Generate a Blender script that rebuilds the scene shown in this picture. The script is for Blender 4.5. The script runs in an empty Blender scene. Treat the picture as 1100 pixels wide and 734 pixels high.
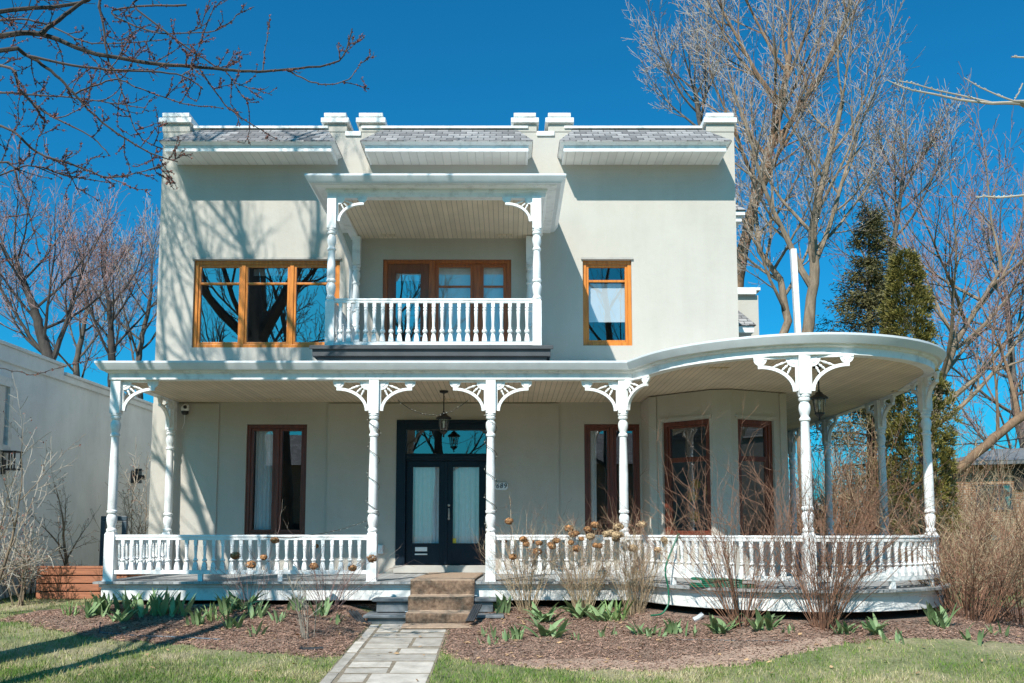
import bpy, math, random
from mathutils import Vector, Matrix, noise
R = math.radians
scene = bpy.context.scene
COL = scene.collection

# ------------------------------------------------------------------ camera, sky, sun, exposure
PITCH = math.atan(.0957); CP, SP = math.cos(PITCH), math.sin(PITCH)
EYE = 1.6
cam = bpy.data.cameras.new('camera'); camo = bpy.data.objects.new('camera', cam); COL.objects.link(camo)
camo.location = (0, 0, EYE); camo.rotation_euler = (R(90) + PITCH, 0, 0)
cam.sensor_width = 36; cam.lens = 36 * 1000 / 1100
cam.shift_x = 4 / 1100; cam.shift_y = 107.3 / 1100
cam.clip_start = .1; cam.clip_end = 3000
scene.camera = camo

TOSUN = Vector((-.417, -.926, 1.0)).normalized()
ELEV = math.asin(TOSUN.z); AZ = math.atan2(TOSUN.x, TOSUN.y)
world = bpy.data.worlds.new('World'); scene.world = world; world.use_nodes = True
wt = world.node_tree; wt.nodes.clear()
wo = wt.nodes.new('ShaderNodeOutputWorld'); wb = wt.nodes.new('ShaderNodeBackground')
sky = wt.nodes.new('ShaderNodeTexSky'); sky.sky_type = 'NISHITA'; sky.sun_disc = False
sky.sun_elevation = ELEV; sky.sun_rotation = AZ % (2 * math.pi)
sky.altitude = 300; sky.air_density = 1.0; sky.dust_density = 1.8; sky.ozone_density = 3.0
tint = wt.nodes.new('ShaderNodeMix'); tint.data_type = 'RGBA'; tint.blend_type = 'MULTIPLY'
tint.inputs[0].default_value = 1; tint.inputs[7].default_value = (.06, .72, .98, 1)
wt.links.new(sky.outputs[0], tint.inputs[6]); wt.links.new(tint.outputs[2], wb.inputs[0])
wb.inputs[1].default_value = .097
wt.links.new(wb.outputs[0], wo.inputs[0])
sl = bpy.data.lights.new('sun', 'SUN'); sl.energy = 4.2; sl.angle = R(.5); sl.color = (1, .955, .885)
so = bpy.data.objects.new('sun', sl); COL.objects.link(so); so.location = TOSUN * 60
so.rotation_euler = TOSUN.to_track_quat('Z', 'Y').to_euler()
vs = scene.view_settings
vs.view_transform = 'Standard'; vs.look = 'None'; vs.gamma = 1; vs.exposure = 0.62; vs.use_curve_mapping = False
scene.cycles.max_bounces = 7; scene.cycles.transparent_max_bounces = 10
scene.cycles.sample_clamp_indirect = 6; scene.cycles.caustics_reflective = False; scene.cycles.caustics_refractive = False

# ------------------------------------------------------------------ projection helpers (a measured photo point + its real depth -> the place)
def P(x, y, Y):
    dx = (x - 546) / 1000; v = (474.3 - y) / 1000
    wy = CP - v * SP; wz = SP + v * CP; t = Y / wy
    return Vector((dx * t, Y, EYE + wz * t))
def proj(p):
    z = p[2] - EYE; d = p[1] * CP + z * SP; u = -p[1] * SP + z * CP
    return 546 + 1000 * p[0] / d, 474.3 - 1000 * u / d

# ------------------------------------------------------------------ materials
MATS = {}
def new_mat(name):
    m = bpy.data.materials.new(name); m.use_nodes = True
    nt = m.node_tree; bs = nt.nodes['Principled BSDF']
    MATS[name] = m
    return m, nt, bs
def N(nt, typ, **kw):
    n = nt.nodes.new(typ)
    for k, v in kw.items(): setattr(n, k, v)
    return n
def coords(nt, scale=(1, 1, 1), kind='Object'):
    tc = N(nt, 'ShaderNodeTexCoord'); mp = N(nt, 'ShaderNodeMapping'); mp.inputs['Scale'].default_value = scale
    nt.links.new(tc.outputs[kind], mp.inputs[0]); return mp.outputs[0]
def noise_tex(nt, vec, scale, detail=4, rough=.55):
    n = N(nt, 'ShaderNodeTexNoise'); n.inputs['Scale'].default_value = scale; n.inputs['Detail'].default_value = detail
    n.inputs['Roughness'].default_value = rough; nt.links.new(vec, n.inputs['Vector']); return n.outputs[0]
def ramp(nt, fac, stops):
    r = N(nt, 'ShaderNodeValToRGB'); e = r.color_ramp.elements
    while len(e) < len(stops): e.new(.5)
    for i, (p, c) in enumerate(stops): e[i].position = p; e[i].color = (*c, 1)
    nt.links.new(fac, r.inputs[0]); return r.outputs[0]
def mixc(nt, fac, a, b, mode='MIX'):
    m = N(nt, 'ShaderNodeMix', data_type='RGBA', blend_type=mode)
    for sock, v in ((m.inputs[0], fac), (m.inputs[6], a), (m.inputs[7], b)):
        if hasattr(v, 'is_linked'): nt.links.new(v, sock)
        else: sock.default_value = v if not isinstance(v, tuple) else (*v, 1)
    return m.outputs[2]
def mth(nt, op, a, b=0.0):
    m = N(nt, 'ShaderNodeMath', operation=op)
    for i, v in enumerate((a, b)):
        if hasattr(v, 'is_linked'): nt.links.new(v, m.inputs[i])
        else: m.inputs[i].default_value = v
    return m.outputs[0]
def bump(nt, bs, h, strength=.3, dist=.01):
    b = N(nt, 'ShaderNodeBump'); b.inputs['Strength'].default_value = strength; b.inputs['Distance'].default_value = dist
    nt.links.new(h, b.inputs['Height']); nt.links.new(b.outputs[0], bs.inputs['Normal'])
def sc(c, k): return tuple(x * k for x in c)

def simple(name, c, rough=.6, var=.15, scale=6, bscale=40, bstr=.15, bdist=.004, stretch=(1, 1, 1), metal=0, c2=None, spec=.5, rnd=0):
    """a base colour broken up by two noises, with a fine bump"""
    m, nt, bs = new_mat(name)
    v = coords(nt, stretch)
    n1 = noise_tex(nt, v, scale, 5, .6)
    col = ramp(nt, n1, [(.3, sc(c, 1 - var)), (.7, c2 or sc(c, 1 + var * .6))])
    if rnd:
        g = N(nt, 'ShaderNodeNewGeometry')
        col = mixc(nt, 1.0, col, ramp(nt, g.outputs['Random Per Island'], [(0, (1 - rnd,) * 3), (1, (1 + rnd,) * 3)]), 'MULTIPLY')
    nt.links.new(col, bs.inputs['Base Color'])
    bs.inputs['Roughness'].default_value = rough; bs.inputs['Metallic'].default_value = metal
    bs.inputs['Specular IOR Level'].default_value = spec
    if bstr: bump(nt, bs, noise_tex(nt, v, bscale, 3), bstr, bdist)
    return m

def stucco():
    m, nt, bs = new_mat('stucco'); v = coords(nt)
    big = noise_tex(nt, v, .7, 5, .6); streak = noise_tex(nt, coords(nt, (2.2, 2.2, .25)), 1.6, 5, .65)
    col = ramp(nt, big, [(.3, (.487, .455, .398)), (.7, (.55, .513, .45))])
    col = mixc(nt, .25, col, ramp(nt, streak, [(.32, (.83, .82, .80)), (.6, (1, 1, 1))]), 'MULTIPLY')
    # grime band rising from the porch floor
    sx = N(nt, 'ShaderNodeSeparateXYZ'); tc = N(nt, 'ShaderNodeTexCoord'); nt.links.new(tc.outputs['Object'], sx.inputs[0])
    nt.links.new(col, bs.inputs['Base Color']); bs.inputs['Roughness'].default_value = .92
    bs.inputs['Specular IOR Level'].default_value = .2
    h = mth(nt, 'ADD', noise_tex(nt, v, 60, 4, .7), mth(nt, 'MULTIPLY', noise_tex(nt, v, 7, 4), 1.4))
    bump(nt, bs, h, .35, .012)
    return m
stucco()
def white_paint(name, c, dirt=.3):
    m, nt, bs = new_mat(name); v0 = coords(nt); oi = N(nt, 'ShaderNodeObjectInfo'); va = N(nt, 'ShaderNodeVectorMath', operation='MULTIPLY_ADD'); va.inputs[1].default_value = (1, 1, 1)
    nt.links.new(v0, va.inputs[0]); cx = N(nt, 'ShaderNodeCombineXYZ')
    for i in range(3): nt.links.new(mth(nt, 'MULTIPLY', oi.outputs['Random'], 37.0 + 11 * i), cx.inputs[i])
    nt.links.new(cx.outputs[0], va.inputs[2]); v = va.outputs[0]
    n = noise_tex(nt, v, 5, 6, .7); f = noise_tex(nt, v, 38, 3, .6)
    chips = ramp(nt, f, [(.66, (1, 1, 1)), (.72, (.45, .43, .40))])
    col = ramp(nt, n, [(.28, sc(c, 1 - dirt)), (.5, c), (.8, sc(c, 1.04))])
    col = mixc(nt, ramp(nt, n, [(.35, (.75,) * 3), (.55, (0,) * 3)]), col, mixc(nt, 1.0, col, chips, 'MULTIPLY'))
    nt.links.new(col, bs.inputs['Base Color']); bs.inputs['Roughness'].default_value = .5
    bump(nt, bs, f, .12, .004)
    return m
white_paint('white_paint', (.86, .86, .84)); white_paint('old_white_paint', (.80, .80, .77), .42)
def boards(name, c, axis=0, pitch=.09, var=.06, dark=.45):
    """tongue-and-groove boards: grooves across one object axis"""
    m, nt, bs = new_mat(name)
    tc = N(nt, 'ShaderNodeTexCoord'); sx = N(nt, 'ShaderNodeSeparateXYZ'); nt.links.new(tc.outputs['Object'], sx.inputs[0])
    q = mth(nt, 'DIVIDE', sx.outputs[axis], pitch); fr = mth(nt, 'FRACT', q); fl = mth(nt, 'FLOOR', q)
    g = mth(nt, 'LESS_THAN', fr, .09)
    wn = N(nt, 'ShaderNodeTexWhiteNoise', noise_dimensions='1D'); nt.links.new(fl, wn.inputs['W'])
    col = ramp(nt, wn.outputs[0], [(0, sc(c, 1 - var)), (1, sc(c, 1 + var))])
    n = noise_tex(nt, coords(nt), 1.5, 5)
    col = mixc(nt, 1.0, col, ramp(nt, n, [(.3, (.84, .83, .82)), (.65, (1, 1, 1))]), 'MULTIPLY')
    col = mixc(nt, g, col, sc(c, dark))
    nt.links.new(col, bs.inputs['Base Color']); bs.inputs['Roughness'].default_value = .6
    bump(nt, bs, mth(nt, 'MULTIPLY', g, -1.0), .6, .008)
    return m
boards('ceiling_boards', (.80, .66, .49), 0, .085)
boards('soffit_boards', (.80, .77, .72), 0, .15, .05, .72)
boards('deck_boards', (.38, .385, .38), 0, .1, .12)
def shingles():
    m, nt, bs = new_mat('shingles')
    v = coords(nt, (1, 1, 1)); sx = N(nt, 'ShaderNodeSeparateXYZ'); nt.links.new(v, sx.inputs[0])
    cb = N(nt, 'ShaderNodeCombineXYZ'); nt.links.new(sx.outputs[0], cb.inputs[0]); nt.links.new(sx.outputs[2], cb.inputs[1])
    b = N(nt, 'ShaderNodeTexBrick'); nt.links.new(cb.outputs[0], b.inputs['Vector'])
    b.inputs['Scale'].default_value = 1; b.inputs['Brick Width'].default_value = .22; b.inputs['Row Height'].default_value = .098
    b.inputs['Mortar Size'].default_value = .008; b.inputs['Mortar'].default_value = (.06, .06, .062, 1)
    b.inputs['Color1'].default_value = (.16, .155, .155, 1); b.inputs['Color2'].default_value = (.40, .385, .375, 1); b.inputs['Bias'].default_value = -.1
    col = mixc(nt, 1.0, b.outputs[0], ramp(nt, noise_tex(nt, v, 90, 3), [(.3, (.7,) * 3), (.7, (1.2,) * 3)]), 'MULTIPLY')
    nt.links.new(col, bs.inputs['Base Color']); bs.inputs['Roughness'].default_value = .95
    fr = mth(nt, 'FRACT', mth(nt, 'DIVIDE', sx.outputs[2], .098))
    bump(nt, bs, mth(nt, 'ADD', mth(nt, 'MULTIPLY', fr, -1.0), mth(nt, 'MULTIPLY', b.outputs[1], -1.0)), .9, .02)
shingles()
def wood(name, c, c2, axis=2, rough=.35):
    m, nt, bs = new_mat(name); s = [9, 9, 9]; s[axis] = .8
    n = noise_tex(nt, coords(nt, tuple(s)), 3.2, 6, .6)
    nt.links.new(ramp(nt, n, [(.3, c2), (.62, c)]), bs.inputs['Base Color']); bs.inputs['Roughness'].default_value = rough
    bump(nt, bs, n, .1, .003)
wood('varnished_wood', (.68, .235, .03), (.44, .13, .018)); wood('red_brown_wood', (.185, .046, .024), (.09, .022, .013))
wood('red_varnish', (.50, .13, .022), (.30, .068, .012)); wood('door_wood', (.26, .07, .018), (.17, .045, .014)); wood('planter_wood', (.42, .165, .085), (.25, .095, .05), 0, .8)
simple('navy_paint', (.006, .016, .028), .4, .25, 4, 60, .06, spec=.25)
simple('black_paint', (.012, .016, .022), .4, .2)
simple('black_iron', (.015, .015, .016), .45, .3, 12, 80, .2)
simple('dark_plastic', (.03, .033, .036), .5, .4, 14, 60, .3)
simple('dark_fascia', (.055, .06, .065), .6, .25, 3)
simple('grey_step_paint', (.16, .175, .185), .65, .35, 5, 30, .3)
simple('slate_roof', (.16, .165, .17), .8, .25, 3, 30, .3)
simple('roof_metal', (.50, .52, .53), .42, .2, 3, 20, .05)
simple('gutter_paint', (.70, .73, .74), .38, .1, 4, 20, .03)
def grey_render():
    m, nt, bs = new_mat('render_grey'); v = coords(nt)
    col = ramp(nt, noise_tex(nt, v, .8, 6, .65), [(.3, (.74, .76, .77)), (.7, (.90, .92, .92))])
    col = mixc(nt, .5, col, ramp(nt, noise_tex(nt, coords(nt, (1.1, 1.1, .5)), 1.6, 6, .7), [(.34, (.78, .79, .78)), (.58, (1, 1, 1))]), 'MULTIPLY')
    col = mixc(nt, 1.0, col, ramp(nt, noise_tex(nt, v, 5, 4, .7), [(.62, (1, 1, 1)), (.72, (.86, .86, .85))]), 'MULTIPLY')
    nt.links.new(col, bs.inputs['Base Color']); bs.inputs['Roughness'].default_value = .95; bump(nt, bs, noise_tex(nt, v, 30, 5, .7), .5, .015)
grey_render()
simple('bronze_trim', (.42, .40, .36), .7, .2)
simple('curtain_cloth', (.86, .88, .89), .9, .06, 12, 80, .05)
simple('blind_cloth', (.74, .78, .80), .85, .04, 3, 80, .03)
simple('white_plastic', (.88, .88, .86), .35, .05)
simple('yellow_sticker', (.75, .55, .04), .5, .1)
simple('flower_yellow', (.80, .36, .02), .6, .3)
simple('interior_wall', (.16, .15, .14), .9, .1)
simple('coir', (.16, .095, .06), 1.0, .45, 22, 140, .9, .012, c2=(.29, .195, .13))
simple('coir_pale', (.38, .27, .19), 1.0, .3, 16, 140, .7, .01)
simple('hose_green', (.012, .14, .075), .35, .2)
simple('slate_blue_metal', (.055, .085, .11), .5, .25)
simple('copper_wire', (.02, .022, .018), .5, .2)
m, nt, bs = new_mat('bulb'); bs.inputs['Base Color'].default_value = (.85, .82, .72, 1); bs.inputs['Roughness'].default_value = .2
# window glass: see-through with a strong mirror coat, as coated double glazing
def glass(name, fac, tintc=(.75, .82, .84)):
    m, nt, bs = new_mat(name); nt.nodes.remove(bs)
    tr = N(nt, 'ShaderNodeBsdfTransparent'); tr.inputs[0].default_value = (*tintc, 1)
    gl = N(nt, 'ShaderNodeBsdfGlossy'); gl.inputs['Roughness'].default_value = .0
    lw = N(nt, 'ShaderNodeLayerWeight'); lw.inputs[0].default_value = .25
    f = mth(nt, 'ADD', mth(nt, 'MULTIPLY', lw.outputs['Facing'], .4), fac)
    bp = N(nt, 'ShaderNodeBump'); bp.inputs['Strength'].default_value = .05; bp.inputs['Distance'].default_value = .02
    nt.links.new(noise_tex(nt, coords(nt), 1.3, 1), bp.inputs['Height']); nt.links.new(bp.outputs[0], gl.inputs['Normal'])
    mx = N(nt, 'ShaderNodeMixShader'); nt.links.new(f, mx.inputs[0]); nt.links.new(tr.outputs[0], mx.inputs[1]); nt.links.new(gl.outputs[0], mx.inputs[2])
    nt.links.new(mx.outputs[0], nt.nodes['Material Output'].inputs[0])
glass('mirror_glass', .42, (.86, .9, .92)); glass('glass', .22, (.9, .93, .94)); glass('door_glass', .12, (.9, .93, .95)); glass('lantern_glass', .12, (.85, .87, .86))
# bark and twigs
def bark(name, a, b, stretch=.25):
    m, nt, bs = new_mat(name); v = coords(nt, (1, 1, stretch)); n = noise_tex(nt, v, 9, 6, .7)
    col = mixc(nt, 1.0, ramp(nt, n, [(.32, b), (.66, a)]), ramp(nt, noise_tex(nt, coords(nt), 2.2, 4), [(.3, (.7, .72, .7)), (.7, (1.12, 1.08, 1.05))]), 'MULTIPLY')
    nt.links.new(col, bs.inputs['Base Color']); bs.inputs['Roughness'].default_value = .9
    bump(nt, bs, n, .8, .03)
bark('maple_bark', (.17, .14, .115), (.055, .045, .04)); bark('tan_bark', (.31, .20, .12), (.12, .07, .045)); bark('pale_bark', (.33, .25, .175), (.15, .11, .075))
bark('dark_bark', (.07, .058, .05), (.028, .023, .02))
simple('pale_twig', (.34, .285, .235), .8, .3, 3, 20, 0, rnd=.25); simple('dark_twig', (.085, .068, .062), .8, .3, 3, 20, 0, rnd=.3)
simple('pink_twig', (.26, .165, .15), .8, .3, 3, 20, 0, rnd=.3); simple('red_bud', (.22, .075, .055), .8, .3, 5, 20, 0, rnd=.4)
simple('red_stem', (.225, .115, .07), .8, .3, 4, 20, 0, rnd=.35); simple('straw_stem', (.43, .32, .20), .85, .3, 4, 20, 0, rnd=.35)
simple('bleached_stem', (.38, .33, .265), .85, .25, 4, 20, 0, rnd=.25)
simple('dried_petal', (.40, .20, .085), .95, .3, 25, 30, 0, rnd=.45); simple('dried_petal_pale', (.50, .35, .20), .95, .3, 25, 30, 0, rnd=.4)
def leafmat(name, a, b, trans=.25):
    m, nt, bs = new_mat(name); g = N(nt, 'ShaderNodeNewGeometry'); v = coords(nt)
    col = ramp(nt, g.outputs['Random Per Island'], [(0, a), (1, b)])
    col = mixc(nt, 1.0, col, ramp(nt, noise_tex(nt, v, 3, 3), [(.3, (.75,) * 3), (.7, (1.2,) * 3)]), 'MULTIPLY')
    nt.links.new(col, bs.inputs['Base Color']); bs.inputs['Roughness'].default_value = .5; bs.inputs['Specular IOR Level'].default_value = .3
    if trans:
        t = N(nt, 'ShaderNodeBsdfTranslucent'); nt.links.new(col, t.inputs[0]); mx = N(nt, 'ShaderNodeMixShader'); mx.inputs[0].default_value = trans
        nt.links.new(bs.outputs[0], mx.inputs[1]); nt.links.new(t.outputs[0], mx.inputs[2]); nt.links.new(mx.outputs[0], nt.nodes['Material Output'].inputs[0])
leafmat('tulip_leaf', (.13, .23, .09), (.30, .42, .20)); leafmat('iris_leaf', (.15, .27, .08), (.34, .46, .18))
leafmat('spruce_needle', (.055, .055, .02), (.20, .17, .065), .12); leafmat('cedar_leaf', (.085, .085, .02), (.27, .225, .06), .18)
def ground_colour(nt, v):
    a = noise_tex(nt, v, .55, 5, .62); b = noise_tex(nt, v, 2.6, 4, .6)
    f = mth(nt, 'ADD', mth(nt, 'MULTIPLY', a, .65), mth(nt, 'MULTIPLY', b, .35))
    return f
def lawn():
    m, nt, bs = new_mat('lawn_soil'); v = coords(nt); f = ground_colour(nt, v)
    col = ramp(nt, f, [(.38, (.11, .145, .05)), (.52, (.22, .22, .105)), (.64, (.36, .30, .19))])
    col = mixc(nt, 1.0, col, ramp(nt, noise_tex(nt, v, 30, 4), [(.3, (.65,) * 3), (.7, (1.2,) * 3)]), 'MULTIPLY')
    nt.links.new(col, bs.inputs['Base Color']); bs.inputs['Roughness'].default_value = 1; bump(nt, bs, noise_tex(nt, v, 45, 4), .8, .03)
    m, nt, bs = new_mat('grass_blade'); v = coords(nt); f = ground_colour(nt, v); g = N(nt, 'ShaderNodeNewGeometry')
    f = mth(nt, 'ADD', f, mth(nt, 'MULTIPLY', mth(nt, 'SUBTRACT', g.outputs['Random Per Island'], .5), .22))
    col = ramp(nt, f, [(.37, (.095, .185, .028)), (.48, (.18, .245, .055)), (.565, (.38, .345, .17)), (.68, (.54, .46, .29))])
    nt.links.new(col, bs.inputs['Base Color']); bs.inputs['Roughness'].default_value = .8; bs.inputs['Specular IOR Level'].default_value = .15
lawn()
def mulch():
    m, nt, bs = new_mat('mulch'); v = coords(nt)
    vo = N(nt, 'ShaderNodeTexVoronoi'); vo.inputs['Scale'].default_value = 85; nt.links.new(coords(nt, (1, 2.2, 1)), vo.inputs['Vector'])
    sx = N(nt, 'ShaderNodeSeparateColor'); nt.links.new(vo.outputs['Color'], sx.inputs[0])
    col = ramp(nt, sx.outputs[0], [(0, (.14, .07, .05)), (.5, (.31, .185, .13)), (.85, (.43, .285, .21)), (1, (.58, .44, .35))])
    big = noise_tex(nt, v, 1.1, 4)
    col = mixc(nt, ramp(nt, big, [(.5, (0,) * 3), (.68, (.6,) * 3)]), col, (.45, .325, .25))
    nt.links.new(col, bs.inputs['Base Color']); bs.inputs['Roughness'].default_value = 1
    bump(nt, bs, vo.outputs['Distance'], .8, .02)
mulch()
simple('bare_soil', (.40, .275, .205), 1, .2, 3, 60, .8, .02)
simple('mulch_chip', (.33, .20, .145), .95, .3, 5, 30, 0, rnd=.65); simple('dead_leaf', (.40, .25, .13), .9, .3, 5, 30, 0, rnd=.5)
simple('paver', (.45, .405, .345), .9, .32, 5, 50, .6, .008, c2=(.54, .49, .43), rnd=.2)
simple('joint_soil', (.22, .18, .13), 1, .4, 12, 60, .8)
def brickm():
    m, nt, bs = new_mat('orange_brick'); v = coords(nt); sx = N(nt, 'ShaderNodeSeparateXYZ'); nt.links.new(v, sx.inputs[0])
    cb = N(nt, 'ShaderNodeCombineXYZ'); nt.links.new(mth(nt, 'ADD', sx.outputs[0], sx.outputs[1]), cb.inputs[0]); nt.links.new(sx.outputs[2], cb.inputs[1])
    b = N(nt, 'ShaderNodeTexBrick'); nt.links.new(cb.outputs[0], b.inputs['Vector']); b.inputs['Scale'].default_value = 1
    b.inputs['Brick Width'].default_value = .24; b.inputs['Row Height'].default_value = .10; b.inputs['Mortar Size'].default_value = .01
    b.inputs['Color1'].default_value = (.36, .19, .095, 1); b.inputs['Color2'].default_value = (.27, .125, .065, 1); b.inputs['Mortar'].default_value = (.42, .36, .29, 1)
    nt.links.new(b.outputs[0], bs.inputs['Base Color']); bs.inputs['Roughness'].default_value = .9
brickm()
simple('concrete', (.44, .42, .38), .9, .15, 3, 40, .3)

# ------------------------------------------------------------------ mesh builder
class MB:
    def __init__(s): s.v = []; s.f = []; s.m = []
    def face(s, idx, mi=0): s.f.append(idx); s.m.append(mi)
    def quad(s, a, b, c, d, mi=0):
        k = len(s.v); s.v += [tuple(a), tuple(b), tuple(c), tuple(d)]; s.face((k, k + 1, k + 2, k + 3), mi)
    def poly(s, pts, mi=0):
        k = len(s.v); s.v += [tuple(p) for p in pts]; s.face(tuple(range(k, k + len(pts))), mi)
    def box(s, x0, x1, y0, y1, z0, z1, mi=0):
        s.obox(Vector(((x0 + x1) / 2, (y0 + y1) / 2, (z0 + z1) / 2)), Vector((1, 0, 0)), Vector((0, 1, 0)), Vector((0, 0, 1)), abs(x1 - x0) / 2, abs(y1 - y0) / 2, abs(z1 - z0) / 2, mi)
    def obox(s, c, X, Y, Z, a, b, d, mi=0):
        k = len(s.v)
        for i in (-1, 1):
            for j in (-1, 1):
                for l in (-1, 1): s.v.append(tuple(c + X * (i * a) + Y * (j * b) + Z * (l * d)))
        for q in ((0, 1, 3, 2), (4, 6, 7, 5), (0, 4, 5, 1), (2, 3, 7, 6), (0, 2, 6, 4), (1, 5, 7, 3)): s.face(tuple(k + i for i in q), mi)
    def tube(s, pts, rad, n=6, mi=0, cap=False):
        m = len(pts); k = len(s.v)
        d0 = pts[-1] - pts[0]
        ref = Vector((0, 0, 1)) if abs(d0.z) < .8 * d0.length + 1e-9 else Vector((1, .13, 0))
        cs = [(math.cos(2 * math.pi * j / n), math.sin(2 * math.pi * j / n)) for j in range(n)]
        for i, p in enumerate(pts):
            t = pts[min(i + 1, m - 1)] - pts[max(i - 1, 0)]
            a = t.cross(ref)
            if a.length < 1e-9: a = Vector((1, 0, 0))
            a.normalize(); b = t.cross(a); b.normalize(); r = rad[i] if not isinstance(rad, (int, float)) else rad
            for c, q in cs: s.v.append((p.x + (a.x * c + b.x * q) * r, p.y + (a.y * c + b.y * q) * r, p.z + (a.z * c + b.z * q) * r))
        for i in range(m - 1):
            o = k + i * n
            for j in range(n):
                j2 = (j + 1) % n; s.f.append((o + j, o + j2, o + n + j2, o + n + j)); s.m.append(mi)
        if cap:
            s.face(tuple(k + j for j in range(n))[::-1], mi); s.face(tuple(k + (m - 1) * n + j for j in range(n)), mi)
    def lathe(s, c, prof, n=16, mi=0):
        """prof: (radius, z) from bottom to top, round the vertical through c"""
        k = len(s.v); c = Vector(c)
        for r, z in prof:
            for j in range(n):
                a = 2 * math.pi * j / n; s.v.append((c.x + r * math.cos(a), c.y + r * math.sin(a), c.z + z))
        for i in range(len(prof) - 1):
            o = k + i * n
            for j in range(n): s.face((o + j, o + (j + 1) % n, o + n + (j + 1) % n, o + n + j), mi)
        s.face(tuple(k + j for j in range(n))[::-1], mi); s.face(tuple(k + (len(prof) - 1) * n + j for j in range(n)), mi)
    def extrude(s, poly, o, X, Z, Y, th, mi=0):
        """flat outline (x,z) in the plane o + x X + z Z, thickness th along Y, centred"""
        k = len(s.v); n = len(poly)
        for sg in (-.5, .5):
            for x, z in poly: s.v.append(tuple(o + X * x + Z * z + Y * (sg * th)))
        s.face(tuple(range(k, k + n))[::-1], mi); s.face(tuple(range(k + n, k + 2 * n)), mi)
        for i in range(n): s.face((k + i, k + (i + 1) % n, k + n + (i + 1) % n, k + n + i), mi)
    def sweep(s, path, nrm, prof, mi=0, ends=True):
        """profile of (inset, z) points carried along a plan path; nrm are the mitred inward normals"""
        k = len(s.v); n = len(prof)
        for p, q in zip(path, nrm):
            for d, z in prof: s.v.append((p[0] + q[0] * d, p[1] + q[1] * d, z))
        for i in range(len(path) - 1):
            o = k + i * n
            for j in range(n): s.face((o + j, o + (j + 1) % n, o + n + (j + 1) % n, o + n + j), mi)
        if ends: s.face(tuple(k + j for j in range(n)), mi); s.face(tuple(k + (len(path) - 1) * n + j for j in range(n))[::-1], mi)
    def blob(s, c, r, n=6, mi=0, sq=1.0):
        s.lathe(Vector(c), [(r * math.sin(math.pi * (i + .5) / n), -r * sq * math.cos(math.pi * (i + .5) / n)) for i in range(n)], n + 2, mi)
    def mesh(s, name, mats, smooth=False, angle=38):
        me = bpy.data.meshes.new(name); me.from_pydata(s.v, [], s.f)
        for mt in (mats if isinstance(mats, (list, tuple)) else [mats]): me.materials.append(MATS[mt])
        if any(s.m): me.polygons.foreach_set('material_index', s.m)
        me.polygons.foreach_set('use_smooth', [bool(smooth)] * len(s.f))
        if smooth: me.set_sharp_from_angle(angle=R(angle))
        me.update(); return me

WLOC = {}
def add(name, me, parent=None, loc=(0, 0, 0), rotz=0, scale=1, **props):
    """links one object; loc is its place in the world, parents are never turned or scaled when they have world-space children"""
    o = bpy.data.objects.new(name, me); COL.objects.link(o); loc = Vector(loc)
    if parent is not None:
        o.parent = parent; o.location = loc - WLOC[parent.name]
    else: o.location = loc
    WLOC[o.name] = loc
    if rotz: o.rotation_euler = (0, 0, rotz)
    if scale != 1: o.scale = (scale,) * 3
    for k, v in props.items(): o[k] = v
    return o
def thing(name, label, cat, loc=(0, 0, 0), group=None, me=None, rotz=0, scale=1):
    o = add(name, me, None, loc, rotz, scale, label=label, category=cat)
    if group: o['group'] = group
    return o
def bevel(o, w=.006, seg=2):
    b = o.modifiers.new('bevel', 'BEVEL'); b.width = w; b.segments = seg; b.limit_method = 'ANGLE'; b.angle_limit = R(50); return o

def normals(path):
    """mitred inward normals; the path runs with the inside on its left"""
    out = []
    for i in range(len(path)):
        ns = []
        for a, b in ((i - 1, i), (i, i + 1)):
            if a < 0 or b >= len(path): continue
            dx, dy = path[b][0] - path[a][0], path[b][1] - path[a][1]; l = math.hypot(dx, dy); ns.append((-dy / l, dx / l))
        if len(ns) == 1: out.append(ns[0])
        else:
            mx, my = ns[0][0] + ns[1][0], ns[0][1] + ns[1][1]; q = 2 / (mx * mx + my * my); out.append((mx * q, my * q))
    return out
def inset(path, d): return [(p[0] + n[0] * d, p[1] + n[1] * d) for p, n in zip(path, normals(path))]
# ------------------------------------------------------------------ plan of the porch edge and the lie of the land
PX0, PYF, WF = -6.26, 13.93, 16.7          # porch left edge, porch front edge, facade
def supers(t, a=2.34, b=2.22, n=1.86, cx=4.19, cy=14.1):
    c, s = math.cos(t), math.sin(t)
    return (cx + a * math.copysign(abs(c) ** (2 / n), c), cy + b * math.copysign(abs(s) ** (2 / n), s))
EDGE = [(PX0, WF - .005), (PX0, PYF), (1.80, PYF)]
for i in range(1, 27):
    t = math.pi + .20 + (math.pi - .24) * i / 26
    EDGE.append(supers(t))
EDGE += [(6.66, 14.75), (6.78, 15.4), (6.84, 16.1), (6.85, 17.0), (6.85, 22.4)]
def seg_dist(px, py, a, b):
    dx, dy = b[0] - a[0], b[1] - a[1]; t = max(0, min(1, ((px - a[0]) * dx + (py - a[1]) * dy) / (dx * dx + dy * dy)))
    return math.hypot(px - a[0] - t * dx, py - a[1] - t * dy)
def inside_porch(x, y):
    if y >= PYF and PX0 <= x <= 6.6: return True
    c = False
    pts = EDGE + [(6.85, 30), (PX0, 30)]
    for i in range(len(pts)):
        a, b = pts[i], pts[i - 1]
        if (a[1] > y) != (b[1] > y) and x < (b[0] - a[0]) * (y - a[1]) / (b[1] - a[1]) + a[0]: c = not c
    return c
def sst(t): t = max(0, min(1, t)); return t * t * (3 - 2 * t)
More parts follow.
